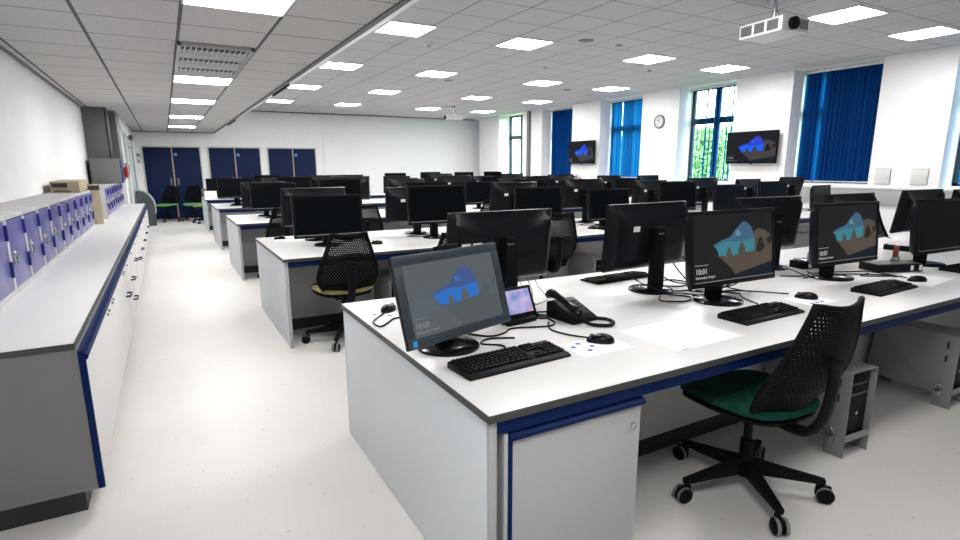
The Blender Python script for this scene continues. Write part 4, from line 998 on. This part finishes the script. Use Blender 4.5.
c0 = make_chair('black mesh-back swivel chair with dark green seat at the front bench', 'green'); c0.location = (2.135, 1.40, 0); c0.rotation_euler.z = R(-4)
dark_seat = child(c0, 'seat').data.copy(); dark_seat.materials[0] = M['mesh']
c1 = make_chair('black mesh-back chair with olive seat at the aisle end of the second bench', 'khaki'); c1.location = (1.20, 4.50, 0); c1.rotation_euler.z = R(-3)
CH = [(c0, 1.98, 4.06, -12, 'black mesh-back chair behind the touch monitor, second from the aisle'),
      (c0, 3.10, 4.34, -6, 'black mesh-back chair between the two rear-facing monitors of the front bench'),
      (c0, 1.28, 7.62, 0, 'black chair at the aisle end of the third bench'),
      (c0, 4.25, 7.65, 8, 'dark chair tucked at the middle of the third bench'),
      (c0, 2.35, 7.6, -6, 'dark chair tucked at the third bench, second from the aisle'),
      (c0, 5.5, 1.46, 0, 'dark chair at the front bench, mostly past the right photo edge'),
      (c0, 6.98, 3.02, 185, 'dark chair facing the viewer on the far side of the front bench near the windows')]
c2 = make_chair('black chair with leaf-green seat by the navy doors, nearest the bin', 'green_l'); c2.location = (-.02, 17.3, 0); c2.rotation_euler.z = R(150)
CH += [(c2, .62, 17.3, 170, 'black chair with leaf-green seat in front of the leftmost door gap'), (c1, .86, 16.35, 60, 'black chair with pale seat at the end of the rearmost bench')]
def lift(o, dz):
    for c in o.children:
        n = c.name.split('.')[0]
        if n not in ('leg', 'gas_column'): c.location.z += dz
        if n == 'gas_column': c.scale.z = 1 + dz / .38
for s_, x, y, rz, lb in CH:
    o = copy_tree(s_)
    if 'between the two' in lb: lift(o, .09)
    if 'far side of the front' in lb: lift(o, .04)
    if s_ is c0: child(o, 'seat').data = dark_seat
    pass; o.location = (x, y, 0); o.rotation_euler.z = R(rz); o['label'] = lb

# ------------------------------------------------------------------ light of the sky, camera
w = bpy.data.worlds.new('sky'); SC.world = w; w.use_nodes = True
nt = w.node_tree; bg = nt.nodes['Background']; bg.inputs['Color'].default_value = (.86, .95, 1.0, 1); bg.inputs['Strength'].default_value = 15.0

cam = bpy.data.cameras.new('camera'); co = bpy.data.objects.new('camera', cam); COL.objects.link(co)
f_px, yaw, pitch, roll, cx, cy = 554.385, .512467, .2057516, -.0035716, 482.358, 282.536
fw = Vector((math.sin(yaw) * math.cos(pitch), math.cos(yaw) * math.cos(pitch), -math.sin(pitch)))
rt = Vector((math.cos(yaw), -math.sin(yaw), 0)); up = rt.cross(fw)
r2 = rt * math.cos(roll) + up * math.sin(roll); u2 = -rt * math.sin(roll) + up * math.cos(roll)
mw = Matrix.Identity(4)
for i in range(3): mw[i][0], mw[i][1], mw[i][2] = r2[i], u2[i], -fw[i]
mw.translation = Vector((0, 0, 1.428)); co.matrix_world = mw
cam.sensor_fit = 'HORIZONTAL'; cam.sensor_width = 36; cam.lens = f_px / 960 * 36
cam.shift_x = -(cx - 480) / 960; cam.shift_y = (cy - 270) / 960
cam.clip_start = .05; cam.clip_end = 200
SC.camera = co
vs = SC.view_settings
vs.view_transform = 'Standard'; vs.look = 'None'; vs.exposure = 0; vs.gamma = 1; vs.use_curve_mapping = False
cy_ = SC.cycles
cy_.use_denoising = True; cy_.max_bounces = 8; cy_.diffuse_bounces = 5; cy_.glossy_bounces = 3; cy_.transmission_bounces = 4; cy_.transparent_max_bounces = 8
cy_.sample_clamp_indirect = 6; cy_.caustics_reflective = False; cy_.caustics_refractive = False
